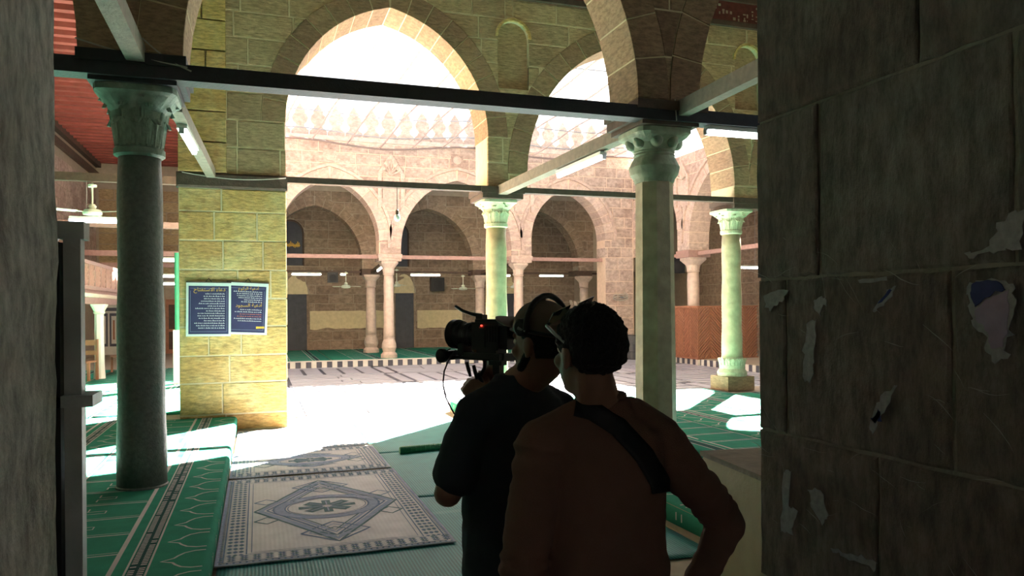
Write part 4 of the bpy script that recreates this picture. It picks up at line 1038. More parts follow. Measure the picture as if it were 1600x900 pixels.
# ---------------------------------------------------------------- wooden box beyond the right wall
bx = empty('wooden_box', (2.55, 2.7, P * 0), 'tan wooden box with a grey top, right of the man in brown', 'box')
Mx = Matrix.Translation((2.2, 3.43, 0)) @ Matrix.Rotation(-.12, 4, 'Z')
MB().box(0, .5, -1.1, 0, 0, .975, Mx).build('body', M['wood_tan'], bx)
MB().box(-.012, .52, -1.12, .012, .975, 1.0, Mx).build('lid', M['wood_grey'], bx)
MB().box(-.004, .02, -1.1, -1.05, .02, .97, Mx).build('corner_strip', M['wood_dark'], bx)
# ---------------------------------------------------------------- grey post with a moulded top beside the left wall
gq = empty('door_post', (-.45, 2.26, 0), 'grey wooden door post with a rounded top beside the left wall', 'post')
MB().box(-.475, -.435, 2.225, 2.275, 0, 1.95).build('front_board', M['grey_post'], gq)
MB().box(-.56, -.478, 2.20, 2.30, 0, 1.93).build('side_board', M['black'], gq)
MB().tube([(-.53, 2.19, 1.955), (-.53, 2.29, 1.955)], .035, 12).build('rounded_top', M['black'], gq, True)
MB().box(-.485, -.425, 2.215, 2.285, 1.94, 1.985).build('top_cap', M['grey_post'], gq)
MB().box(-.53, -.405, 2.20, 2.33, 1.505, 1.535).build('shelf_bracket', M['grey_post'], gq)
# ---------------------------------------------------------------- posters on the pier
def text_mesh(body, size, loc, mat, parent, name):
    cu = bpy.data.curves.new(name, 'FONT'); cu.body = body; cu.size = size; cu.align_x = 'CENTER'; cu.extrude = .0005; cu.resolution_u = 3
    o = bpy.data.objects.new(name, cu); me = evaluated_mesh(o); bpy.data.curves.remove(cu)
    R_ = Matrix.Translation(Vector(loc) - ORG[parent.name]) @ Matrix.Rotation(PI / 2, 4, 'X')
    me.transform(R_); me.materials.clear(); me.materials.append(mat)
    return link(name, me, parent)
def poster(x0, x1, z0, z1, label, tilt, y, heads, rows, seed):
    p = empty('poster', ((x0 + x1) / 2, y, z0), label, 'poster')
    R_ = Matrix.Translation(((x0 + x1) / 2, 0, z1)) @ Matrix.Rotation(tilt, 4, 'Y') @ Matrix.Translation((-(x0 + x1) / 2, 0, -z1))
    MB().box(x0, x1, y, y + .012, z0, z1, R_).build('white_sheet', M['paper'], p)
    b = .032
    MB().box(x0 + b, x1 - b, y - .002, y, z0 + b, z1 - b * 1.6, R_).build('navy_print', M['navy'], p)
    rg = random.Random(seed)
    for z, m_ in rows:
        lines = MB(); wl_ = rg.uniform(.5, .92) * (x1 - x0 - .16); xr = x1 - .085; x = xr
        while x > xr - wl_:
            w = rg.uniform(.010, .030); h = rg.uniform(.006, .016)
            lines.box(x - w, x, y - .0045, y - .002, z1 - z - .004, z1 - z + .003, R_)
            lines.box(x - w * .7, x - w * .45, y - .0045, y - .002, z1 - z, z1 - z + h, R_)
            x -= w + rg.choice([.002, .003, .009])
        lines.build('text_line', M[m_], p)
    for body, z, sz in heads:
        o = text_mesh(body, sz, ((x0 + x1) / 2 + .01, y - .003, z1 - z), M['gold'], p, 'heading')
    fr_ = MB()
    for xa in (x0 + .055, x1 - .058): fr_.box(xa, xa + .003, y - .004, y - .002, z0 + .07, z1 - .12, R_)
    for za in (z0 + .068, z1 - .085): fr_.box(x0 + .055, x1 - .055, y - .004, y - .002, za, za + .003, R_)
    fr_.build('printed_border', M['ink_red'] if False else M['reed_lilac'], p)
    hk = MB().tube([R_ @ Vector(((x0 + x1) / 2 - .05, y + .005, z1)), R_ @ Vector(((x0 + x1) / 2, y + .005, z1 + .06)), R_ @ Vector(((x0 + x1) / 2 + .045, y + .005, z1))], .006, 6); hk.build('hanger', M['black'], p)
    MB().box(x0 - .002, x1 + .002, y - .004, y + .016, z1 - .004, z1 + .014, R_).build('hanging_rod', M['wood_dark'], p)
    return p
rows_a = [(.165 + .0355 * k, 'ink') for k in range(15)]
rows_b = [(.135 + .03 * k, 'ink') for k in range(6)] + [(.40 + .033 * k, 'ink' if k not in (2, 3) else 'ink_red') for k in range(6)]
poster(-.965, -.36, 1.385, 2.165, 'left prayer poster, navy with white lines and one yellow heading', .012, 11.80, [('\ufea1\ufe8e\ufe98\ufed4\ufe98\ufeb3\ufefb\ufe8d \ufe80\ufe8e\ufecb\ufea9', .125, .075)], rows_a, 1)
pr_ = poster(-.42, .165, 1.40, 2.165, 'right prayer poster, navy with two yellow headings, tucked behind the other', .045, 11.815, [('\ufec9\ufeee\ufedb\ufeae\ufedf\ufe8d \ufe94\ufef4\ufecb\ufea9\ufe83', .105, .062), ('\ufea9\ufeee\ufea0\ufeb4\ufedf\ufe8d \ufe94\ufef4\ufecb\ufea9\ufe83', .355, .07)], rows_b, 2)
MB().box(-.02, .095, 11.811, 11.814, 1.485, 1.515).build('printed_panel', M['gold'], pr_)
# cables slung along the beams
def wire(pts, label, r=.007, mat='cable'):
    o = MB().tube(pts, r, 6).build('cable', M[mat]); tag(o, label, 'cable'); return o
def sag(a, b, s, n=14): 
    a = Vector(a); b = Vector(b); return [a + (b - a) * (i / n) - UP * (s * math.sin(PI * i / n)) for i in range(n + 1)]
wire(sag((-1.4, 7.02, 4.0), (-.55, 7.0, 3.83), .02), 'grey cable slung over the block on the granite column')
wire(sag((-.9, 7.02, 4.05), (-.52, 7.0, 3.80), .03) , 'second cable by the granite column, tied to the black beam')
wire(sag((-1.0, 11.68, 3.73), (.42, 11.75, 3.72), .06), 'loose cable sagging along the pier ledge')
wire(sag((3.9, 7.02, 3.9), (4.45, 7.0, 3.9), .06), 'cable looped round the timber block of the octagonal column')
wire(sag((4.2, 7.03, 3.95), (4.2, 7.0, 3.72), .0) , 'short cable hanging down the octagonal column block')
# ---------------------------------------------------------------- carpets
class Cloth:
    """a sheet on the floor; edge = (x, side) folds it down a step at that x"""
    def __init__(s, z, edge=None, amp=.004, seed=0): s.z, s.edge, s.amp, s.seed = z, edge, amp, seed
    def at(s, x, y, lift=0):
        w = s.amp * noise.noise((x * 1.6 + s.seed, y * 1.6, s.seed)) + s.amp * .5 * noise.noise((x * 5, y * 5, s.seed + 2)) + s.amp
        if s.edge:
            e, sg = s.edge; r = .035; d = (x - (e - sg * r)) * sg
            if d > 0:
                if d < r * PI / 2:
                    t = d / r; return Vector((e - sg * r + sg * (r + lift) * math.sin(t), y, s.z + w - r + (r + lift) * math.cos(t)))
                return Vector((e + sg * (lift + .003), y, s.z + w - r - (d - r * PI / 2)))
        return Vector((x, y, s.z + w + lift))
def sheet(name, cl, x0, x1, y0, y1, mat, parent, n=.12, th=.008, ragged=0):
    nx = max(2, int((x1 - x0) / n)); ny = max(2, int((y1 - y0) / n))
    xs = [x0 + (x1 - x0) * i / nx for i in range(nx + 1)]
    if cl.edge: xs = sorted(xs + [cl.edge[0] + d for d in (-.04, -.03, -.02, -.01, 0, .01, .02, .03, .04) if x0 < cl.edge[0] + d < x1])
    nx = len(xs) - 1
    v = []; f = []
    for lift in (th, 0):
        for i, x in enumerate(xs):
            for j in range(ny + 1):
                y = y0 + (y1 - y0) * j / ny
                if ragged and j in (0, ny): y += ragged * noise.noise((x * 3, j, y0))
                v.append(cl.at(x, y, lift))
    m = (nx + 1) * (ny + 1)
    for s in (0, 1):
        for i in range(nx):
            for j in range(ny):
                a = s * m + i * (ny + 1) + j; q = (a, a + ny + 1, a + ny + 2, a + 1); f.append(q if s == 0 else q[::-1])
    rim = [i * (ny + 1) for i in range(nx + 1)] + [nx * (ny + 1) + j for j in range(1, ny + 1)] + [i * (ny + 1) + ny for i in range(nx - 1, -1, -1)] + [j for j in range(ny - 1, 0, -1)]
    for k in range(len(rim)):
        a, b = rim[k], rim[(k + 1) % len(rim)]; f.append((a, a + m, b + m, b))
    return mesh(name, v, f, mat, parent, True)
def ribbon(mb, cl, pts, w, lift=.0095, step=.05, closed=False):
    if closed: pts = pts + [pts[0]]
    P2 = [Vector(p) for p in pts]; out = []
    for a, b in zip(P2[:-1], P2[1:]):
        n = max(1, int((b - a).length / step))
        out += [a + (b - a) * (i / n) for i in range(n)]
    out.append(P2[-1]); v = []
    for i, p in enumerate(out):
        d = (out[min(i + 1, len(out) - 1)] - out[max(i - 1, 0)])
        d = d.normalized() if d.length > 1e-6 else Vector((1, 0)); nrm = Vector((-d.y, d.x)) * (w / 2)
        v.append(cl.at(p.x + nrm.x, p.y + nrm.y, lift)); v.append(cl.at(p.x - nrm.x, p.y - nrm.y, lift))
    mb.add(v, [(2 * i, 2 * i + 1, 2 * i + 3, 2 * i + 2) for i in range(len(out) - 1)])
def runner(x_edge, sg, y0, y1, label, z=P, drop=False, width=1.25, detail=True, group='green prayer carpets'):
    """prayer carpet strip; x_edge is its bordered long side, sg points outwards from the strip"""
    hang = .13 if drop else 0
    cl = Cloth(z - .008, (x_edge, sg) if drop else None, .004, x_edge)
    c = empty('prayer_carpet', (x_edge - sg * width / 2, (y0 + y1) / 2, z), label, 'carpet', group)
    xa, xb = sorted((x_edge + sg * hang, x_edge - sg * (width - .01)))
    sheet('pile', cl, xa, xb, y0, y1, M['green_carpet'], c, .14 if detail else .4)
    X = lambda q: x_edge - sg * q
    ln = MB(); dk = MB(); hb = MB()
    y = y0 + .05
    if detail:
        while y < y1 - .42:          # row of pointed niches along the border
            m = [(-.09 if drop else .02, .03), (.09, .03), (.15, .06), (.185, .11), (.205, .155), (.275, .20), (.205, .245), (.185, .29), (.15, .34), (.09, .37), (-.09 if drop else .02, .37)]
            ribbon(ln, cl, [(X(q), y + t) for q, t in m], .016)
            y += .42
    for q in (.335, .455): ribbon(ln, cl, [(X(q), y0), (X(q), y1)], .012, step=.2)
    ribbon(dk, cl, [(X(.395), y0), (X(.395), y1)], .10, .009, step=.2)
    if detail:
        y = y0 + .03
        while y < y1:
            for q0, q1 in ((.35, .385), (.405, .44)):
                if random.random() < .88: ribbon(hb, cl, [(X(q0), y), (X(q1), y)], .016, .0102)
            y += .034
    ribbon(ln, cl, [(X(.54), y0), (X(.54), y1)], .03, step=.2); ribbon(ln, cl, [(X(1.21), y0), (X(1.21), y1)], .015, step=.2)
    y = y0 + .2
    while y < y1 - .1:
        ribbon(ln, cl, [(X(.54), y), (X(1.2), y + .0)], .018); ribbon(ln, cl, [(X(.56), y + .045), (X(1.2), y + .045)], .009)
        if detail: ribbon(ln, cl, [(X(.95), y + .12), (X(.95), y + .2), (X(.82), y + .2), (X(.82), y + .27), (X(.95), y + .27), (X(.95), y + .36)], .012)
        y += .47
    dk.build('dark_band', M['carpet_ink2'], c)
    for nm, mb in (('printed_lines', ln), ('border_hatching', hb)):
        if mb.v:
            o = mb.build(nm, M['carpet_ink'], c)
            if nm == 'border_hatching': o['kind'] = 'stuff'
    return c
names_l = ['green prayer carpet folded over the step beside the reed mats', 'second green carpet strip left of the walkway, under the granite column', 'third green carpet strip, left of the granite column', 'fourth green carpet strip, along the left side wall']
for k in range(4):
    xe = -.3 - 1.25 * k
    runner(xe, 1, 2.35, 11.80 if k == 0 else 12.4, names_l[k], drop=(k == 0), detail=k < 2)
for k in range(3):
    xe = -1.12 - 1.25 * k
    runner(xe, 1, 12.45, 22.6, ['green carpet strip of the left hall, nearest the courtyard', 'middle green carpet strip of the left hall', 'outer green carpet strip of the left hall, by the benches'][k], detail=False)
names_r = ['green carpet folded over the step behind the man in brown', 'green carpet strip just right of the octagonal column', 'green carpet strip between octagonal and pedestal columns', 'green carpet strip in front of the pedestal column', 'outermost green carpet strip on the right']
for k in range(5):
    runner(3.1 + 1.25 * k, -1, 2.6 + .5 * (k > 2), 12.5 if k < 4 else 11.6, names_r[k], drop=(k == 0), detail=k in (0, 2, 3))
for k in range(6):
    y0_ = 23.9
    runner(2.15 + 1.9 * k, 1, 23.9, 30.3, ['first', 'second', 'third', 'fourth', 'fifth', 'sixth'][k] + ' green carpet from the left under the far arcade', z=P + .004, width=1.88, detail=False, group='carpets under the far arcade')

# ---------------------------------------------------------------- plastic mats on the walkway
mats = [(-.27, 1.75, 2.15, 6.35, .012, 'teal plastic mat under the front edge of the reed mat'), (1.30, 3.05, 4.6, 7.0, .006, 'teal plastic mat beside the man in black'),
        (1.33, 3.06, 6.9, 9.15, .010, 'teal plastic mat right of the reed mats'), (1.36, 3.07, 9.2, 11.7, .006, 'teal plastic mat at the courtyard end of the walkway'), (1.78, 2.14, 2.15, 4.55, .004, 'teal plastic mat beside the wooden box')]
for x0, x1, y0, y1, z, lab in mats:
    cl = Cloth(z, None, .005, x0 + y0)
    o = sheet('plastic_mat', cl, x0, x1, y0, y1, M['green_mat'], None, .1, .006, .04); tag(o, lab, 'mat', 'plastic mats on the walkway')
rl = empty('rolled_mat', (2.3, 9.18, .05), 'green plastic mat rolled up across the walkway', 'rolled mat')
MB().tube([(1.62, 9.05, .055), (2.2, 9.14, .055), (3.0, 9.22, .055)], [.05, .045, .03], 12).build('roll', plain('roll_green', (.015, .18, .08), .5), rl, True)
for k in range(14):
    x = 1.62 + k * .06
    MB().lathe([(.046, -.012), (.0505, 0), (.046, .012)], 12, M=Matrix.Translation((x, 9.05 + (x - 1.62) * .155, .055)) @ Matrix.Rotation(PI / 2, 4, 'Y')).build('rib', bpy.data.materials['roll_green'], rl)

# ---------------------------------------------------------------- reed mats
def reed_mat(x0, x1, y0, y1, z, label, seed, full=True, amp=.006):
    cl = Cloth(z, None, amp, seed)
    r = empty('reed_mat', ((x0 + x1) / 2, (y0 + y1) / 2, z), label, 'mat', 'reed mats on the walkway')
    sheet('weave', cl, x0, x1, y0, y1, M['reed'], r, .07, .009)
    bl_ = MB(); li = MB(); te = MB(); bi = MB()
    L0 = .0105
    w, h = x1 - x0, y1 - y0
    bi_pts = [(x0 + .012, y0 + .012), (x1 - .012, y0 + .012), (x1 - .012, y1 - .012), (x0 + .012, y1 - .012)]
    ribbon(li, cl, bi_pts, .026, L0, .1, True)
    for d, t in ((.05, .012), (.20, .010), (.235, .006)):
        ribbon(bl_, cl, [(x0 + d, y0 + d), (x1 - d, y0 + d), (x1 - d, y1 - d), (x0 + d, y1 - d)], t, L0, .1, True)
    # woven border: rows of lozenges and ticks
    def along(ax, fixed, a, b):
        t = a; k = 0
        while t < b:
            for q in (.085, .125, .165):
                c = (t + .02 * (k % 2), fixed(q)) if ax == 0 else (fixed(q), t + .02 * (k % 2))
                s = .0205
                pts = [(c[0] - s, c[1]), (c[0], c[1] + s), (c[0] + s, c[1]), (c[0], c[1] - s)]
                (bl_ if (k + int(q * 100)) % 3 else te).add([cl.at(p[0], p[1], L0) for p in pts], [(0, 1, 2, 3)])
            tq = .012
            tick = [(t, .015), (t + .014, .015), (t + .014, .04), (t, .04)]
            pts = [(a_, fixed(q_)) if ax == 0 else (fixed(q_), a_) for a_, q_ in tick]
            bl_.add([cl.at(p[0], p[1], L0 + .0006) for p in pts], [(0, 1, 2, 3)])
            t += .042; k += 1
    along(0, lambda q: y0 + q, x0 + .03, x1 - .03); along(0, lambda q: y1 - q, x0 + .03, x1 - .03)
    along(1, lambda q: x0 + q, y0 + .2, y1 - .2); along(1, lambda q: x1 - q, y0 + .2, y1 - .2)
    cx, cy = (x0 + x1) / 2 + .02, (y0 + y1) / 2
    sc = min(1, h / 2.7)
    def ellr(a, b, t, mb, n=40): ribbon(mb, cl, [(cx + a * math.cos(2 * PI * k / n), cy + b * math.sin(2 * PI * k / n)) for k in range(n)], t, L0 + .0004, .08, True)
    def dia(a, b, t, mb, ox=0, oy=0): ribbon(mb, cl, [(cx + ox - a, cy + oy), (cx + ox, cy + oy + b), (cx + ox + a, cy + oy), (cx + ox, cy + oy - b)], t, L0 + .0002, .07, True)
    H = h / 2 - .3
    dia(.60, H, .022, te); dia(.555, H * .93, .05, li); dia(.50, H * .85, .02, bl_); dia(.455, H * .77, .03, li); dia(.42, H * .71, .014, te)
    for s in (-1, 1):
        dia(.26, H * .26, .022, bl_, 0, s * H * .74); dia(.20, H * .19, .014, li, 0, s * H * .74); dia(.12, H * .11, .02, te, 0, s * H * .74)
        dia(.10, .10, .02, bl_, s * .5, 0.32 * sc); dia(.10, .10, .02, te, s * .5, -.32 * sc)
    ellr(.40, .35 * sc, .085, li); ellr(.445, .395 * sc, .018, bl_); ellr(.355, .31 * sc, .016, bl_); ellr(.33, .285 * sc, .008, bl_)
    for k in range(8):
        t = PI / 4 * k
        ribbon(te, cl, [(cx + .04 * math.cos(t), cy + .04 * math.sin(t) * sc), (cx + .24 * math.cos(t), cy + .2 * math.sin(t) * sc)], .10 if k % 2 else .075, L0 + .0008)
        ribbon(li, cl, [(cx + .03 * math.cos(t), cy + .03 * math.sin(t) * sc), (cx + .2 * math.cos(t), cy + .17 * math.sin(t) * sc)], .012, L0 + .0014)
    # soft fold lines across the mat
    for mb, nm, mt in ((bl_, 'blue_pattern', 'reed_blue'), (li, 'lilac_pattern', 'reed_lilac'), (te, 'teal_pattern', 'reed_teal')):
        mb.build(nm, M[mt], r)
    return r
reed_mat(-.285, 1.375, 5.42, 8.13, .028, 'large reed mat with a blue medallion, nearest the viewer', 3)
reed_mat(-.28, 1.36, 8.21, 9.62, .030, 'second reed mat, half in sunlight', 8)
reed_mat(-.27, 1.33, 9.70, 11.4, .026, 'third reed mat, washed out by the sun beside the pier', 12)
for y, lab in ((8.17, 'brown gap strip between the first and second reed mats'), (9.66, 'patterned strip along the far edge of the second reed mat')):
    o = MB().box(-.27, 1.34, y - .035, y + .035, .004, .032).build('floor_strip', M['wood_tan'] if y < 9 else plain('strip_straw', (.33, .26, .13), .8, var=.6, scale=20)); tag(o, lab, 'strip')
# ---------------------------------------------------------------- people
def grow(name, mb, voxel, mat, parent, it=5, disp=None):
    """fuse overlapping solids into one continuous skin"""
    me = bpy.data.meshes.new('tmp'); me.from_pydata([tuple(v) for v in mb.v], [], mb.f)
    bm = bmesh.new(); bm.from_mesh(me); bmesh.ops.recalc_face_normals(bm, faces=bm.faces); bm.to_mesh(me); bm.free()
    o = bpy.data.objects.new('tmp', me)
    m = o.modifiers.new('r', 'REMESH'); m.mode = 'VOXEL'; m.voxel_size = voxel
    if it: s = o.modifiers.new('s', 'SMOOTH'); s.factor = .5; s.iterations = it
    r = evaluated_mesh(o); bpy.data.meshes.remove(me)
    off = ORG[parent.name]
    cs = [Vector(v.co) for v in r.vertices]; ns = [Vector(v.normal) for v in r.vertices] if disp else None
    if disp: cs = [disp(p, n) for p, n in zip(cs, ns)]
    r.vertices.foreach_set('co', [u for p in cs for u in (p - off)])
    r.polygons.foreach_set('use_smooth', [True] * len(r.polygons)); r.name = name; r.update()
    return link(name, r, parent, mat)
def axes(th):
    """unit vectors of a figure that has turned th to the left of straight ahead: forward, left"""
    f = FW * math.cos(th) - RT * math.sin(th); l = -(RT * math.cos(th) + FW * math.sin(th)); return f, l
def A3x(f, l): return Matrix((f, l, UP)).transposed()
def torso(mb, rings, f, l):
    """rings: (centre, half width, half depth)"""
    n = 28; v = []; fc = []
    for c, w, d in rings:
        for k in range(n):
            t = 2 * PI * k / n; p = 2.4; cc, ss = math.cos(t), math.sin(t); q = (abs(cc) ** p + abs(ss) ** p) ** (-1 / p)
            v.append(c + l * (w * cc * q) + f * (d * ss * q))
    for i in range(len(rings) - 1):
        for k in range(n): fc.append((i * n + k, i * n + (k + 1) % n, (i + 1) * n + (k + 1) % n, (i + 1) * n + k))
    fc.append(tuple(reversed(range(n)))); fc.append(tuple(range((len(rings) - 1) * n, len(rings) * n)))
    mb.add(v, fc)
def head(mb, H, f, l):
    A = A3x(f, l)
    mb.ell(H + UP * .018 - f * .008, .098, .077, .100, A, 20, 14)
    mb.ell(H + f * .022 - UP * .045, .076, .063, .085, A, 18, 12)
    mb.ell(H + f * .05 - UP * .098, .040, .040, .026, A)                      # chin
    mb.ell(H + f * .078 + UP * .022, .022, .055, .018, A)                     # brow
    mb.cap(H + f * .094 + UP * .012, H + f * .112 - UP * .028, .009, .014)    # nose
    mb.ell(H + f * .098 - UP * .032, .012, .020, .010, A)
    mb.ell(H + f * .086 - UP * .058, .013, .025, .007, A); mb.ell(H + f * .085 - UP * .070, .013, .022, .008, A)   # lips
    for s in (-1, 1):
        mb.ell(H + l * (s * .042) + f * .068 - UP * .03, .022, .022, .022, A)  # cheek
        e = H + l * (s * .079) - f * .008 - UP * .012
        mb.ell(e, .018, .010, .032, A); mb.ell(e - f * .008 + UP * .01 + l * (s * .006), .018, .006, .022, A); mb.ell(e - UP * .028, .011, .008, .010, A)
def hand(mb, w, d, n, curl=.6, size=1.0, thumb=1):
    """palm and five fingers: w wrist, d direction of the hand, n palm normal (fingers curl towards n)"""
    d = d.normalized(); n = (n - d * n.dot(d)).normalized(); s = d.cross(n) * thumb
    mb.cap(w, w + d * .03, .027 * size, .03 * size)
    mb.ell(w + d * .055, .042, .040, .017, Matrix((d, s, n)).transposed())
    for k in range(4):
        o = s * ((k - 1.5) * .0205)
        base = w + d * (.088 - .006 * abs(k - 1.2)) + o
        mb.cap(w + d * .02 + o * .7, base, .017, .0125)
        L_ = [.042, .047, .044, .034][k]; a = curl; p = base
        for j, fct in enumerate((1, .68, .55)):
            a2 = curl * (j + 1) * .8
            q = p + (d * math.cos(a2) + n * math.sin(a2)) * (L_ * fct)
            mb.cap(p, q, .0098 - .0008 * j, .0092 - .0008 * j, 10); p = q
    tb = w + d * .028 - s * .026
    t1 = tb + (d * .6 - s * .7 + n * .25).normalized() * .04; t2 = t1 + (d * .85 - s * .2 + n * .35).normalized() * .032; t3 = t2 + (d * .9 + s * .05 + n * .4).normalized() * .026
    mb.cap(tb, t1, .016, .0125, 10); mb.cap(t1, t2, .0125, .0108, 10); mb.cap(t2, t3, .0108, .0095, 10)
def sleeve(mb, pts, rads, ripple=.05, freq=190, seed=0):
    """arm tube with cloth folds that crowd together at the bends"""
    P_ = [Vector(p) for p in pts]; out = []; rad = []; acc = 0
    for i in range(len(P_) - 1):
        n = max(4, int((P_[i + 1] - P_[i]).length / .006))
        for k in range(n):
            t = k / n; q = P_[i].lerp(P_[i + 1], t); r = rads[i] + (rads[i + 1] - rads[i]) * t
            s = acc + (P_[i + 1] - P_[i]).length * t
            r *= 1 + ripple * math.sin(s * freq + 1.8 * math.sin(s * 37 + seed)) * (.55 + .45 * math.sin(s * 21 + seed))
            out.append(q); rad.append(r)
        acc += (P_[i + 1] - P_[i]).length
    out.append(P_[-1]); rad.append(rads[-1])
    # round off the corners
    for _ in range(10): out = [out[0]] + [(out[i - 1] + out[i] * 2 + out[i + 1]) / 4 for i in range(1, len(out) - 1)] + [out[-1]]
    d0 = (out[1] - out[0]).normalized()
    mb.ell(out[0], rads[0], rads[0], rads[0]); mb.tube(out, rad, 18); mb.ell(out[-1], rads[-1], rads[-1], rads[-1])
M['skin'] = plain('skin_brown', (.20, .105, .07), .5, var=.15, scale=30, bump=.1, bscale=300)
M['hair'] = plain('hair_black', (.008, .008, .009), .75, var=.4, scale=60, bump=.8, bscale=160)
M['shirt_brown'] = plain('shirt_brown', (.17, .095, .072), .9, var=.12, scale=20, bump=.3, bscale=400, spec=.15)
M['shirt_black'] = plain('tshirt_black', (.030, .036, .044), .9, var=.15, scale=20, bump=.2, bscale=400, spec=.15)
M['trousers'] = plain('trousers_black', (.02, .02, .024), .9, var=.2)
M['strap'] = plain('strap_black', (.006, .007, .009), .6, var=.2)
M['cap_brown'] = plain('cap_brown', (.17, .115, .09), .85, var=.12, scale=30, bump=.3, bscale=300)
M['lens_glass'] = plain('tinted_lens', (.02, .035, .035), .08, var=.1, spec=.8)
M['shoe'] = plain('shoe_black', (.02, .02, .02), .5)

def legs(skinmb, trmb, c, f, l, hip_z, feet, hw=.10):
    for s, (ox, oy) in zip((1, -1), feet):
        hip = c + l * (s * hw) ; hip.z = hip_z
        foot = Vector((c.x, c.y, 0)) + l * (s * (hw + .02) + ox) + f * oy
        kn = (hip + foot) / 2 + f * .02; kn.z = .50
        an = foot + UP * .11
        skinmb.cap(hip, kn, .07, .05); skinmb.cap(kn, an, .048, .035); skinmb.cap(an - UP * .04, foot + f * .13 + UP * .055, .035, .03)
        trmb.cap(hip, kn, .098, .072); trmb.cap(kn, an - UP * .03, .072, .062)
def shoes(parent, c, f, l, feet, hw=.10):
    for s, (ox, oy) in zip((1, -1), feet):
        foot = Vector((c.x, c.y, 0)) + l * (s * (hw + .02) + ox) + f * oy
        b = MB(); b.ell(foot - f * .03 + UP * .045, .055, .045, .045, A3x(f, l)); b.ell(foot + f * .09 + UP * .04, .11, .05, .04, A3x(f, l)); b.v = [(x, y, max(z, .026)) for x, y, z in b.v]
        b.build('shoe', M['shoe'], parent, True)

# ---- man in brown, hand on hip
fA, lA = axes(math.radians(14)); hfA, hlA = axes(math.radians(30))
HA = V(919, 548, 2.05)
TA = V(945, 700, 2.08); CA = Vector((TA.x, TA.y, 0))
man1 = empty('person', CA, 'man in a brown long-sleeved top, hand on hip, with sunglasses on his black hair', 'person')
def at1(z, ox=0, oy=0): return CA + lA * ox + fA * oy + UP * z
shL, shR = V(846, 700, 2.02), V(1034, 696, 2.12)
elL, elR = V(816, 900, 1.98), V(1138, 818, 2.20)
wrL, wrR = V(880, 930, 2.24), V(1082, 925, 2.13)
sk = MB(); tr_ = MB(); sh = MB()
head(sk, HA, hfA, hlA)
nb = at1(1.455, .012, -.01)
sk.cap(HA - UP * .07 - hfA * .02, nb, .056, .064)
torso(sk, [(at1(.9), .15, .10), (at1(1.1), .14, .095), (at1(1.3), .16, .10), (at1(1.42), .12, .08), (at1(1.47), .06, .06)], fA, lA)
for a, b, c in ((shL, elL, wrL), (shR, elR, wrR)): sk.cap(a, b, .052, .04); sk.cap(b, c, .04, .027)
hand(sk, wrL, (V(925, 922, 2.32) - wrL), -UP + lA * -.3, .5, thumb=-1)
hand(sk, wrR, (V(1040, 950, 2.06) - wrR), -lA * -1 + fA * .2, .35, thumb=1)
feetA = [(.0, .03), (.03, -.04)]
legs(sk, tr_, CA, fA, lA, .90, feetA)
grow('body', sk, .0065, M['skin'], man1, 4)
torso(tr_, [(at1(.80), .165, .12), (at1(.9), .172, .122), (at1(1.0), .165, .115)], fA, lA)
grow('trousers', tr_, .012, M['trousers'], man1, 5); shoes(man1, CA, fA, lA, feetA)
torso(sh, [(at1(.88), .178, .130), (at1(.93), .183, .132), (at1(1.05), .172, .124), (at1(1.16), .166, .124), (at1(1.28), .170, .126), (at1(1.36), .172, .118), (at1(1.415), .155, .098), (at1(1.455, .005), .105, .082), (at1(1.485, .01), .078, .076), (at1(1.507, .01), .070, .070)], fA, lA)
sh.cap(at1(1.445, .07), shL + UP * .012, .060, .066); sh.cap(at1(1.445, -.07), shR + UP * .012, .060, .066)
sleeve(sh, [shL, elL, wrL.lerp(elL, .15)], [.072, .062, .046], .075, 140, 1)
sleeve(sh, [shR, elR, wrR.lerp(elR, .08)], [.072, .055, .040], .075, 150, 3)
def folds(p, n):
    k = .006 * noise.noise((p.x * 9, p.y * 9, p.z * 15)) + .003 * noise.noise((p.x * 24, p.y * 24, p.z * 30))
    return p + Vector(n) * k
shirt1 = grow('long_sleeved_top', sh, .0065, M['shirt_brown'], man1, 2, folds)
MB().tube([at1(1.512, .01) + lA * (.062 * math.cos(2 * PI * k / 24)) + fA * (.062 * math.sin(2 * PI * k / 24)) for k in range(25)], .009, 8).build('collar', M['shirt_brown'], man1, True)
hr = MB(); hr.ell(HA + UP * .020 - hfA * .014, .108, .090, .108, A3x(hfA, hlA), 24, 16); hr.ell(HA - hfA * .055 - UP * .035, .05, .066, .06, A3x(hfA, hlA))
def curls(p, n):
    q = p - HA; a, b, c = q.dot(hfA), q.dot(hlA), q.z
    k = .006 * noise.noise(p * 60) + .0045 * noise.noise(p * 110) + .003
    p = p + Vector(n) * k
    front = max(0, min(1, (a - .030 + .0 * abs(b)) / .03)) * max(0, min(1, (.072 - c) / .03))
    side = max(0, min(1, (abs(b) - .055) / .02)) * max(0, min(1, (.015 - c) / .03)) * max(0, min(1, (a + .045) / .03))
    low = max(0, min(1, (-.03 - c) / .06))
    s = 1 - .30 * max(front, side) - .30 * low
    return HA + (p - HA) * s
grow('hair', hr, .005, M['hair'], man1, 2, curls)
for s in (-1, 1):
    e = HA + hlA * (s * .032) + hfA * .082 + UP * .002
    MB().ell(e, .0115, .0115, .0115).build('eye', plain('eye_white_%d' % s, (.6, .58, .55), .3), man1, True)
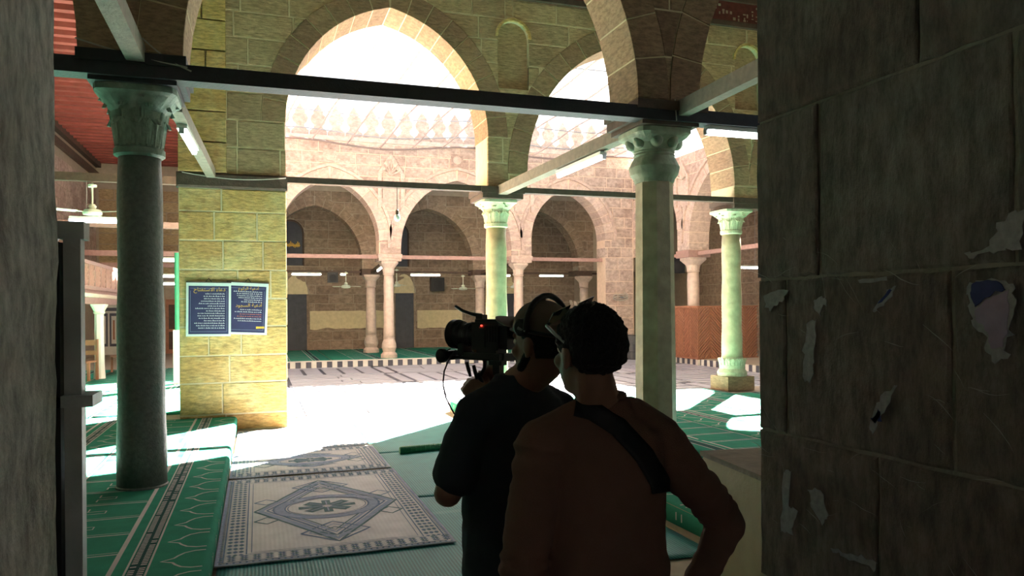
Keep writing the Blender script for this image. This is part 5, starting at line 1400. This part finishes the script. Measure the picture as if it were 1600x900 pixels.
# sunglasses pushed up
gl = empty('sunglasses', HA, None); gl.parent = man1; gl.location = HA - CA; gl['label'] = 'dark sunglasses pushed up on the hair'
def hp(f_, l_, u_): return HA + hfA * f_ + hlA * l_ + UP * u_
bar = [hp(.072, .086, .068), hp(.098, .05, .088), hp(.106, .0, .106), hp(.098, -.045, .116), hp(.075, -.075, .118)]
MB().tube(bar, .0055, 8).build('frame', M['black'], gl, True)
for s, (a, b) in ((1, (.078, .008)), (-1, (-.008, -.072))):
    u1, u2 = (.070 + (.078 - a) * .3, .070 + (.078 - b) * .3)
    q = [hp(.082, a, u1), hp(.100, b, u2), hp(.072, b, u2 + .034), hp(.054, a, u1 + .034)]
    q2 = [p - hfA * .004 + UP * .0 for p in q]
    MB().add(q + q2, [(0, 1, 2, 3), (7, 6, 5, 4), (0, 4, 5, 1), (1, 5, 6, 2), (2, 6, 7, 3), (3, 7, 4, 0)]).build('lens', M['lens_glass'], gl)
MB().tube([hp(.072, .087, .068), hp(.03, .092, .050), hp(-.02, .090, .026)], .0045, 8).build('temple_arm', plain('temple_grey', (.25, .33, .30), .3), gl, True)
MB().tube([hp(.075, -.076, .118), hp(.02, -.092, .085), hp(-.02, -.094, .055)], .0045, 8).build('temple_arm', M['black'], gl, True)
# bag strap laid on the back of the top
def bvh_of(o):
    me = o.data; off = ORG[o.name]
    return BVHTree.FromPolygons([Vector(v.co) + off for v in me.vertices], [tuple(p.vertices) for p in me.polygons])
bt = bvh_of(shirt1); eye = Vector((0, 0, EYE))
def lay(pix, wpx, name, mat, parent, lift=.004):
    v = []; n = 26
    Ls = [Vector(p) for p in pix]
    pts = []
    for a, b in zip(Ls[:-1], Ls[1:]): pts += [a + (b - a) * (i / n) for i in range(n)]
    pts.append(Ls[-1]); rows = []
    for i, p in enumerate(pts):
        d = (pts[min(i + 1, len(pts) - 1)] - pts[max(0, i - 1)]).normalized(); nn = Vector((-d.y, d.x))
        row = []
        for s in (-1, -.5, 0, .5, 1):
            q = p + nn * (s * wpx / 2); dr = (V(q.x, q.y, 1) - eye).normalized()
            hit = bt.ray_cast(eye, dr)
            if hit[0] is None: row = None; break
            row.append(hit[0] + hit[1].normalized() * lift * (1 if hit[1].dot(dr) < 0 else -1))
        if row: rows.append(row)
    f = [(5 * i + j, 5 * i + j + 1, 5 * i + j + 6, 5 * i + j + 5) for i in range(len(rows) - 1) for j in range(4)]
    o = mesh(name, [p for r in rows for p in r], f, mat, parent, True)
    sm = o.modifiers.new('s', 'SOLIDIFY'); sm.thickness = .004; sm.offset = 1
    return o
lay([(872, 643), (898, 636), (925, 642), (965, 668), (1005, 712), (1030, 755), (1036, 800), (1034, 850)], 30, 'bag_strap', M['strap'], man1)
MB().tube([at1(1.49, .05, .07), at1(1.42, .02, .118), at1(1.25, -.06, .145), at1(1.1, -.13, .12), at1(1.06, -.178, .03)], .012, 6).build('bag_strap', M['strap'], man1, True)

# ---- camera operator in black
fB, lB = axes(math.radians(40)); hfB, hlB = axes(math.radians(46))
HB = V(846, 535, 2.50)
TB = V(808, 700, 2.57); CB = Vector((TB.x, TB.y, 0))
man2 = empty('person', CB, 'man in a black T-shirt and brown cap looking into a film camera', 'person')
def at2(z, ox=0, oy=0): return CB + lB * ox + fB * oy + UP * z
sL, sR = V(747, 652, 2.46), V(872, 650, 2.68)
eL, wL = V(700, 770, 2.44), V(757, 628, 2.73)
eR, wR = V(800, 740, 2.92), V(768, 590, 2.82)
sk = MB(); tr_ = MB(); sh = MB()
head(sk, HB, hfB, hlB)
sk.cap(HB - UP * .07 - hfB * .02, at2(1.49, 0, -.01), .058, .066)
torso(sk, [(at2(.9), .16, .11), (at2(1.1), .15, .11), (at2(1.3), .17, .11), (at2(1.43), .13, .09), (at2(1.5), .06, .06)], fB, lB)
for a, b, c in ((sL, eL, wL), (sR, eR, wR)): sk.cap(a, b, .056, .047); sk.cap(b, c, .046, .029)
hand(sk, wL, V(735, 600, 2.75) - wL, fB * .9 + UP * .5, 1.35, 1.0, thumb=1)
hand(sk, wR, V(772, 560, 2.78) - wR, -fB * .2 - RT * .4, .8, 1.0, thumb=1)
feetB = [(.02, .06), (.0, -.05)]
legs(sk, tr_, CB, fB, lB, .90, feetB)
grow('body', sk, .0065, M['skin'], man2, 4)
torso(tr_, [(at2(.78), .175, .13), (at2(.9), .18, .132), (at2(1.0), .17, .12)], fB, lB)
grow('trousers', tr_, .012, M['trousers'], man2, 5); shoes(man2, CB, fB, lB, feetB)
torso(sh, [(at2(.76), .198, .150), (at2(.8), .200, .152), (at2(1.0), .196, .148), (at2(1.15), .198, .148), (at2(1.28), .205, .142), (at2(1.38), .205, .128), (at2(1.44), .165, .108), (at2(1.485), .11, .09), (at2(1.515), .078, .078), (at2(1.53), .072, .072)], fB, lB)
sh.cap(at2(1.455, .07), sL + UP * .012, .062, .075); sh.cap(at2(1.455, -.07), sR + UP * .012, .062, .075)
sleeve(sh, [sL, sL.lerp(eL, .72)], [.078, .080], .02, 60, 1); sleeve(sh, [sR, sR.lerp(eR, .65)], [.076, .076], .02, 60, 4)
shirt2 = grow('t_shirt', sh, .0075, M['shirt_black'], man2, 4, folds)
# short dark hair under the cap, beard
hb_ = MB(); hb_.ell(HB + UP * .012 - hfB * .016, .101, .084, .10, A3x(hfB, hlB), 20, 14)
def crop(p, n):
    q = p - HB; a, b, c = q.dot(hfB), q.dot(hlB), q.z
    front = max(0, min(1, (a - .02) / .03)); side = max(0, min(1, (abs(b) - .05) / .02)) * max(0, min(1, (.02 - c) / .03)) * max(0, min(1, (a + .04) / .03)); low = max(0, min(1, (-.045 - c) / .03))
    return HB + (p - HB) * (1 - .3 * max(front, side, low)) + Vector(n) * (.002 * noise.noise(p * 130))
grow('hair', hb_, .007, M['hair'], man2, 2, crop)
bd = MB()
def hb(f_, l_, u_): return HB + hfB * f_ + hlB * l_ + UP * u_
for q in (-1, 1):
    bd.cap(hb(.004, .062 * q, -.035), hb(.035, .052 * q, -.080), .014, .020); bd.cap(hb(.035, .052 * q, -.080), hb(.078, .008 * q, -.105), .020, .024)
    bd.cap(hb(.098, .004 * q, -.050), hb(.084, .030 * q, -.066), .008, .007)
bd.ell(hb(.075, 0, -.112), .028, .034, .024, A3x(hfB, hlB))
grow('beard', bd, .006, M['hair'], man2, 2, lambda p, n: p + Vector(n) * (.002 * noise.noise(p * 150)))
for s in (-1, 1):
    MB().ell(HB + hlB * (s * .032) + hfB * .082 + UP * .002, .0115, .0115, .0115).build('eye', bpy.data.materials['eye_white_1'], man2, True)
# cap
def cp_(f_, l_, u_): return HB + hfB * f_ + hlB * l_ + UP * u_
cpE = empty('cap', HB, None); cpE.parent = man2; cpE.location = HB - CB; cpE['label'] = 'brown baseball cap'
v = []; f = []; nu_, nv_ = 28, 10
for j in range(nv_ + 1):
    ph = PI / 2 * j / nv_
    for i in range(nu_):
        t = 2 * PI * i / nu_
        v.append(cp_(-.010 + .114 * math.cos(ph) ** .8 * math.cos(t), .093 * math.cos(ph) ** .8 * math.sin(t), .036 - .022 * (math.cos(t) < 0) * abs(math.cos(t)) * math.cos(ph) + .104 * math.sin(ph)))
for j in range(nv_):
    for i in range(nu_): f.append((j * nu_ + i, j * nu_ + (i + 1) % nu_, (j + 1) * nu_ + (i + 1) % nu_, (j + 1) * nu_ + i))
crown = mesh('crown', v, f, M['cap_brown'], cpE, True); sm = crown.modifiers.new('s', 'SOLIDIFY'); sm.thickness = .005; sm.offset = -1
v = []; f = []
for j in range(7):
    for i in range(13):
        u = -1 + 2 * i / 12; rr = .085 + .108 * j / 6 * math.sqrt(max(.05, 1 - .75 * u * u))
        v.append(cp_(rr * math.cos(u * .85) - .0, .092 * math.sin(u * 1.1), .076 + .006 * j / 6 - .026 * u * u))
for j in range(6):
    for i in range(12): f.append((j * 13 + i, j * 13 + i + 1, (j + 1) * 13 + i + 1, (j + 1) * 13 + i))
bill = mesh('bill', v, f, M['cap_brown'], cpE, True); sm = bill.modifiers.new('s', 'SOLIDIFY'); sm.thickness = .006
MB().ell(cp_(-.01, 0, .142), .010, .010, .006).build('button', M['cap_brown'], cpE, True)
MB().tube([cp_(-.010 + .1165 * math.cos(2 * PI * i / 36), .0955 * math.sin(2 * PI * i / 36), .044 - (.022 * abs(math.cos(2 * PI * i / 36)) if math.cos(2 * PI * i / 36) < 0 else 0)) for i in range(37)], .006, 6).build('sweat_band', M['black'], cpE, True)
# headphones
hpE = empty('headphones', HB, None); hpE.parent = man2; hpE.location = HB - CB; hpE['label'] = 'black over-ear headphones worn over the cap'
MB().tube([cp_(-.028 , .106 * math.cos(PI * i / 20), .042 + .112 * math.sin(PI * i / 20)) for i in range(21)], .010, 8).build('headband', M['black'], hpE, True)
for s in (-1, 1):
    R_ = Matrix.Translation(cp_(-.004, s * .097, .052)) @ A3x(hfB, hlB).to_4x4() @ Matrix.Rotation(-s * PI / 2, 4, 'X')
    MB().lathe([(.026, -.010), (.030, 0), (.028, .012), (.02, .016)], 20, M=R_).build('ear_cup', M['black'], hpE)
    MB().tube([cp_(-.028, s * .106, .042), cp_(.0, s * .112, .05)], .006, 6).build('yoke', M['metal'], hpE)

# ---------------------------------------------------------------- film camera
O_ = V(766, 524, 2.70)
dC = (FW * math.cos(math.radians(52)) - RT * math.sin(math.radians(52))).normalized(); rC = dC.cross(UP).normalized()
RC = Matrix.Translation(O_) @ Matrix((dC, -rC, UP)).transposed().to_4x4()      # local x = lens direction, y = left, z = up
fc = empty('film_camera', O_, 'black film camera on a shoulder rig held by the man in black', 'camera')
def cb(name, x0, x1, y0, y1, z0, z1, mat='black', parent=None): return MB().box(x0, x1, y0, y1, z0, z1, RC).build(name, M[mat], parent or fc)
body = cb('body', -.075, .045, -.05, .05, -.05, .048)
cb('body_top', -.065, .035, -.042, .042, .048, .058); cb('side_panel', -.02, .035, .05, .056, -.04, .02, 'rubber')
for k in range(4): cb('cooling_fin', -.065 + .012 * k, -.059 + .012 * k, .05, .054, -.02, .035, 'rubber')
cb('battery', -.108, -.075, -.04, .04, -.045, .035)
MB().ell(RC @ Vector((-.005, .054, .036)), .004, .004, .003).build('record_light', emit('red_led', (1, .05, .03), 2.0), fc)
cb('record_badge', -.014, .006, .05, .0535, .027, .033, 'ink_red')
lens_prof = [(.030, 0), (.036, .01), (.036, .03), (.041, .034), (.041, .055), (.038, .058), (.038, .075), (.046, .082), (.046, .100), (.054, .104), (.054, .128), (.048, .130), (.046, .120)]
RL = RC @ Matrix.Translation((.045, 0, .002)) @ Matrix.Rotation(PI / 2, 4, 'Y')
ln = MB().lathe(lens_prof, 28, M=RL).build('lens', M['black'], fc)
for z in (.044, .09): MB().lathe([(.0435 if z < .06 else .048, z - .006), (.0435 if z < .06 else .048, z + .006)], 28, M=RL).build('focus_ring', M['rubber'], ln)
MB().lathe([(.001, .118), (.046, .118), (.046, .121), (.001, .124)], 24, M=RL).build('front_glass', M['lens_glass'], ln)
MB().tube([RC @ Vector(p) for p in ((-.075, .005, .012), (-.125, .012, .008))], [.019, .021], 14).build('viewfinder', M['black'], fc)
MB().lathe([(.02, 0), (.028, .016), (.022, .018)], 16, M=RC @ Matrix.Translation((-.12, .012, .008)) @ Matrix.Rotation(-PI / 2, 4, 'Y')).build('eyecup', M['rubber'], fc)
cb('base_plate', -.09, .10, -.035, .035, -.088, -.062); cb('base_riser', -.05, .04, -.03, .03, -.064, -.048)
for y in (-.03, .03): MB().tube([RC @ Vector((-.09, y, -.08)), RC @ Vector((.19, y, -.08))], .0075, 8).build('rod', M['black'], fc)
cb('lens_support', .10, .13, -.03, .03, -.085, -.03); MB().tube([RC @ Vector((.115, 0, -.05)), RC @ Vector((.125, 0, -.02))], .018, 10).build('support_post', M['black'], fc)
fcs = cb('follow_focus', .165, .20, -.02, .045, -.092, -.058)
MB().lathe([(.02, 0), (.026, .005), (.026, .02), (.02, .024)], 18, M=RC @ Matrix.Translation((.182, .045, -.075)) @ Matrix.Rotation(-PI / 2, 4, 'X')).build('knob', M['rubber'], fcs)
cb('rear_clamp', -.085, -.055, .03, .055, -.135, -.062); cb('rear_clamp_knob', -.098, -.042, .03, .06, -.100, -.085)
cb('handle_mount', .025, .055, -.015, .015, .058, .074)
MB().tube([RC @ Vector(p) for p in ((.04, 0, .07), (.085, 0, .076), (.13, .0, .088), (.165, 0, .105))], [.008, .006, .006, .006], 8).build('antenna_arm', M['black'], fc, True)
for px, py, px2, py2 in ((729, 566, 735, 588), (740, 571, 745, 592), (746, 583, 754, 598)):
    MB().tube([V(px, py, 2.74), V((px + px2) / 2, (py + py2) / 2, 2.745), V(px2, py2, 2.75)], [.0065, .0075, .005], 8).build('grip_lever', M['rubber'], fc, True)
MB().tube([V(749, 590, 2.75), V(757, 575, 2.74), RC @ Vector((.0, .03, -.08))], .007, 8).build('handle_rod', M['black'], fc, True)
MB().tube([V(*q, 2.72) for q in ((712, 547), (702, 560), (694, 580), (692, 600), (697, 622), (706, 640), (715, 655))], .0028, 6).build('cable', M['rubber'], fc, True)
MB().tube([V(*q, 2.72) for q in ((704, 545), (694, 550), (696, 560), (708, 561), (724, 553))], .0024, 6).build('cable', M['rubber'], fc, True)

bpy.data.scenes.remove(SC2)
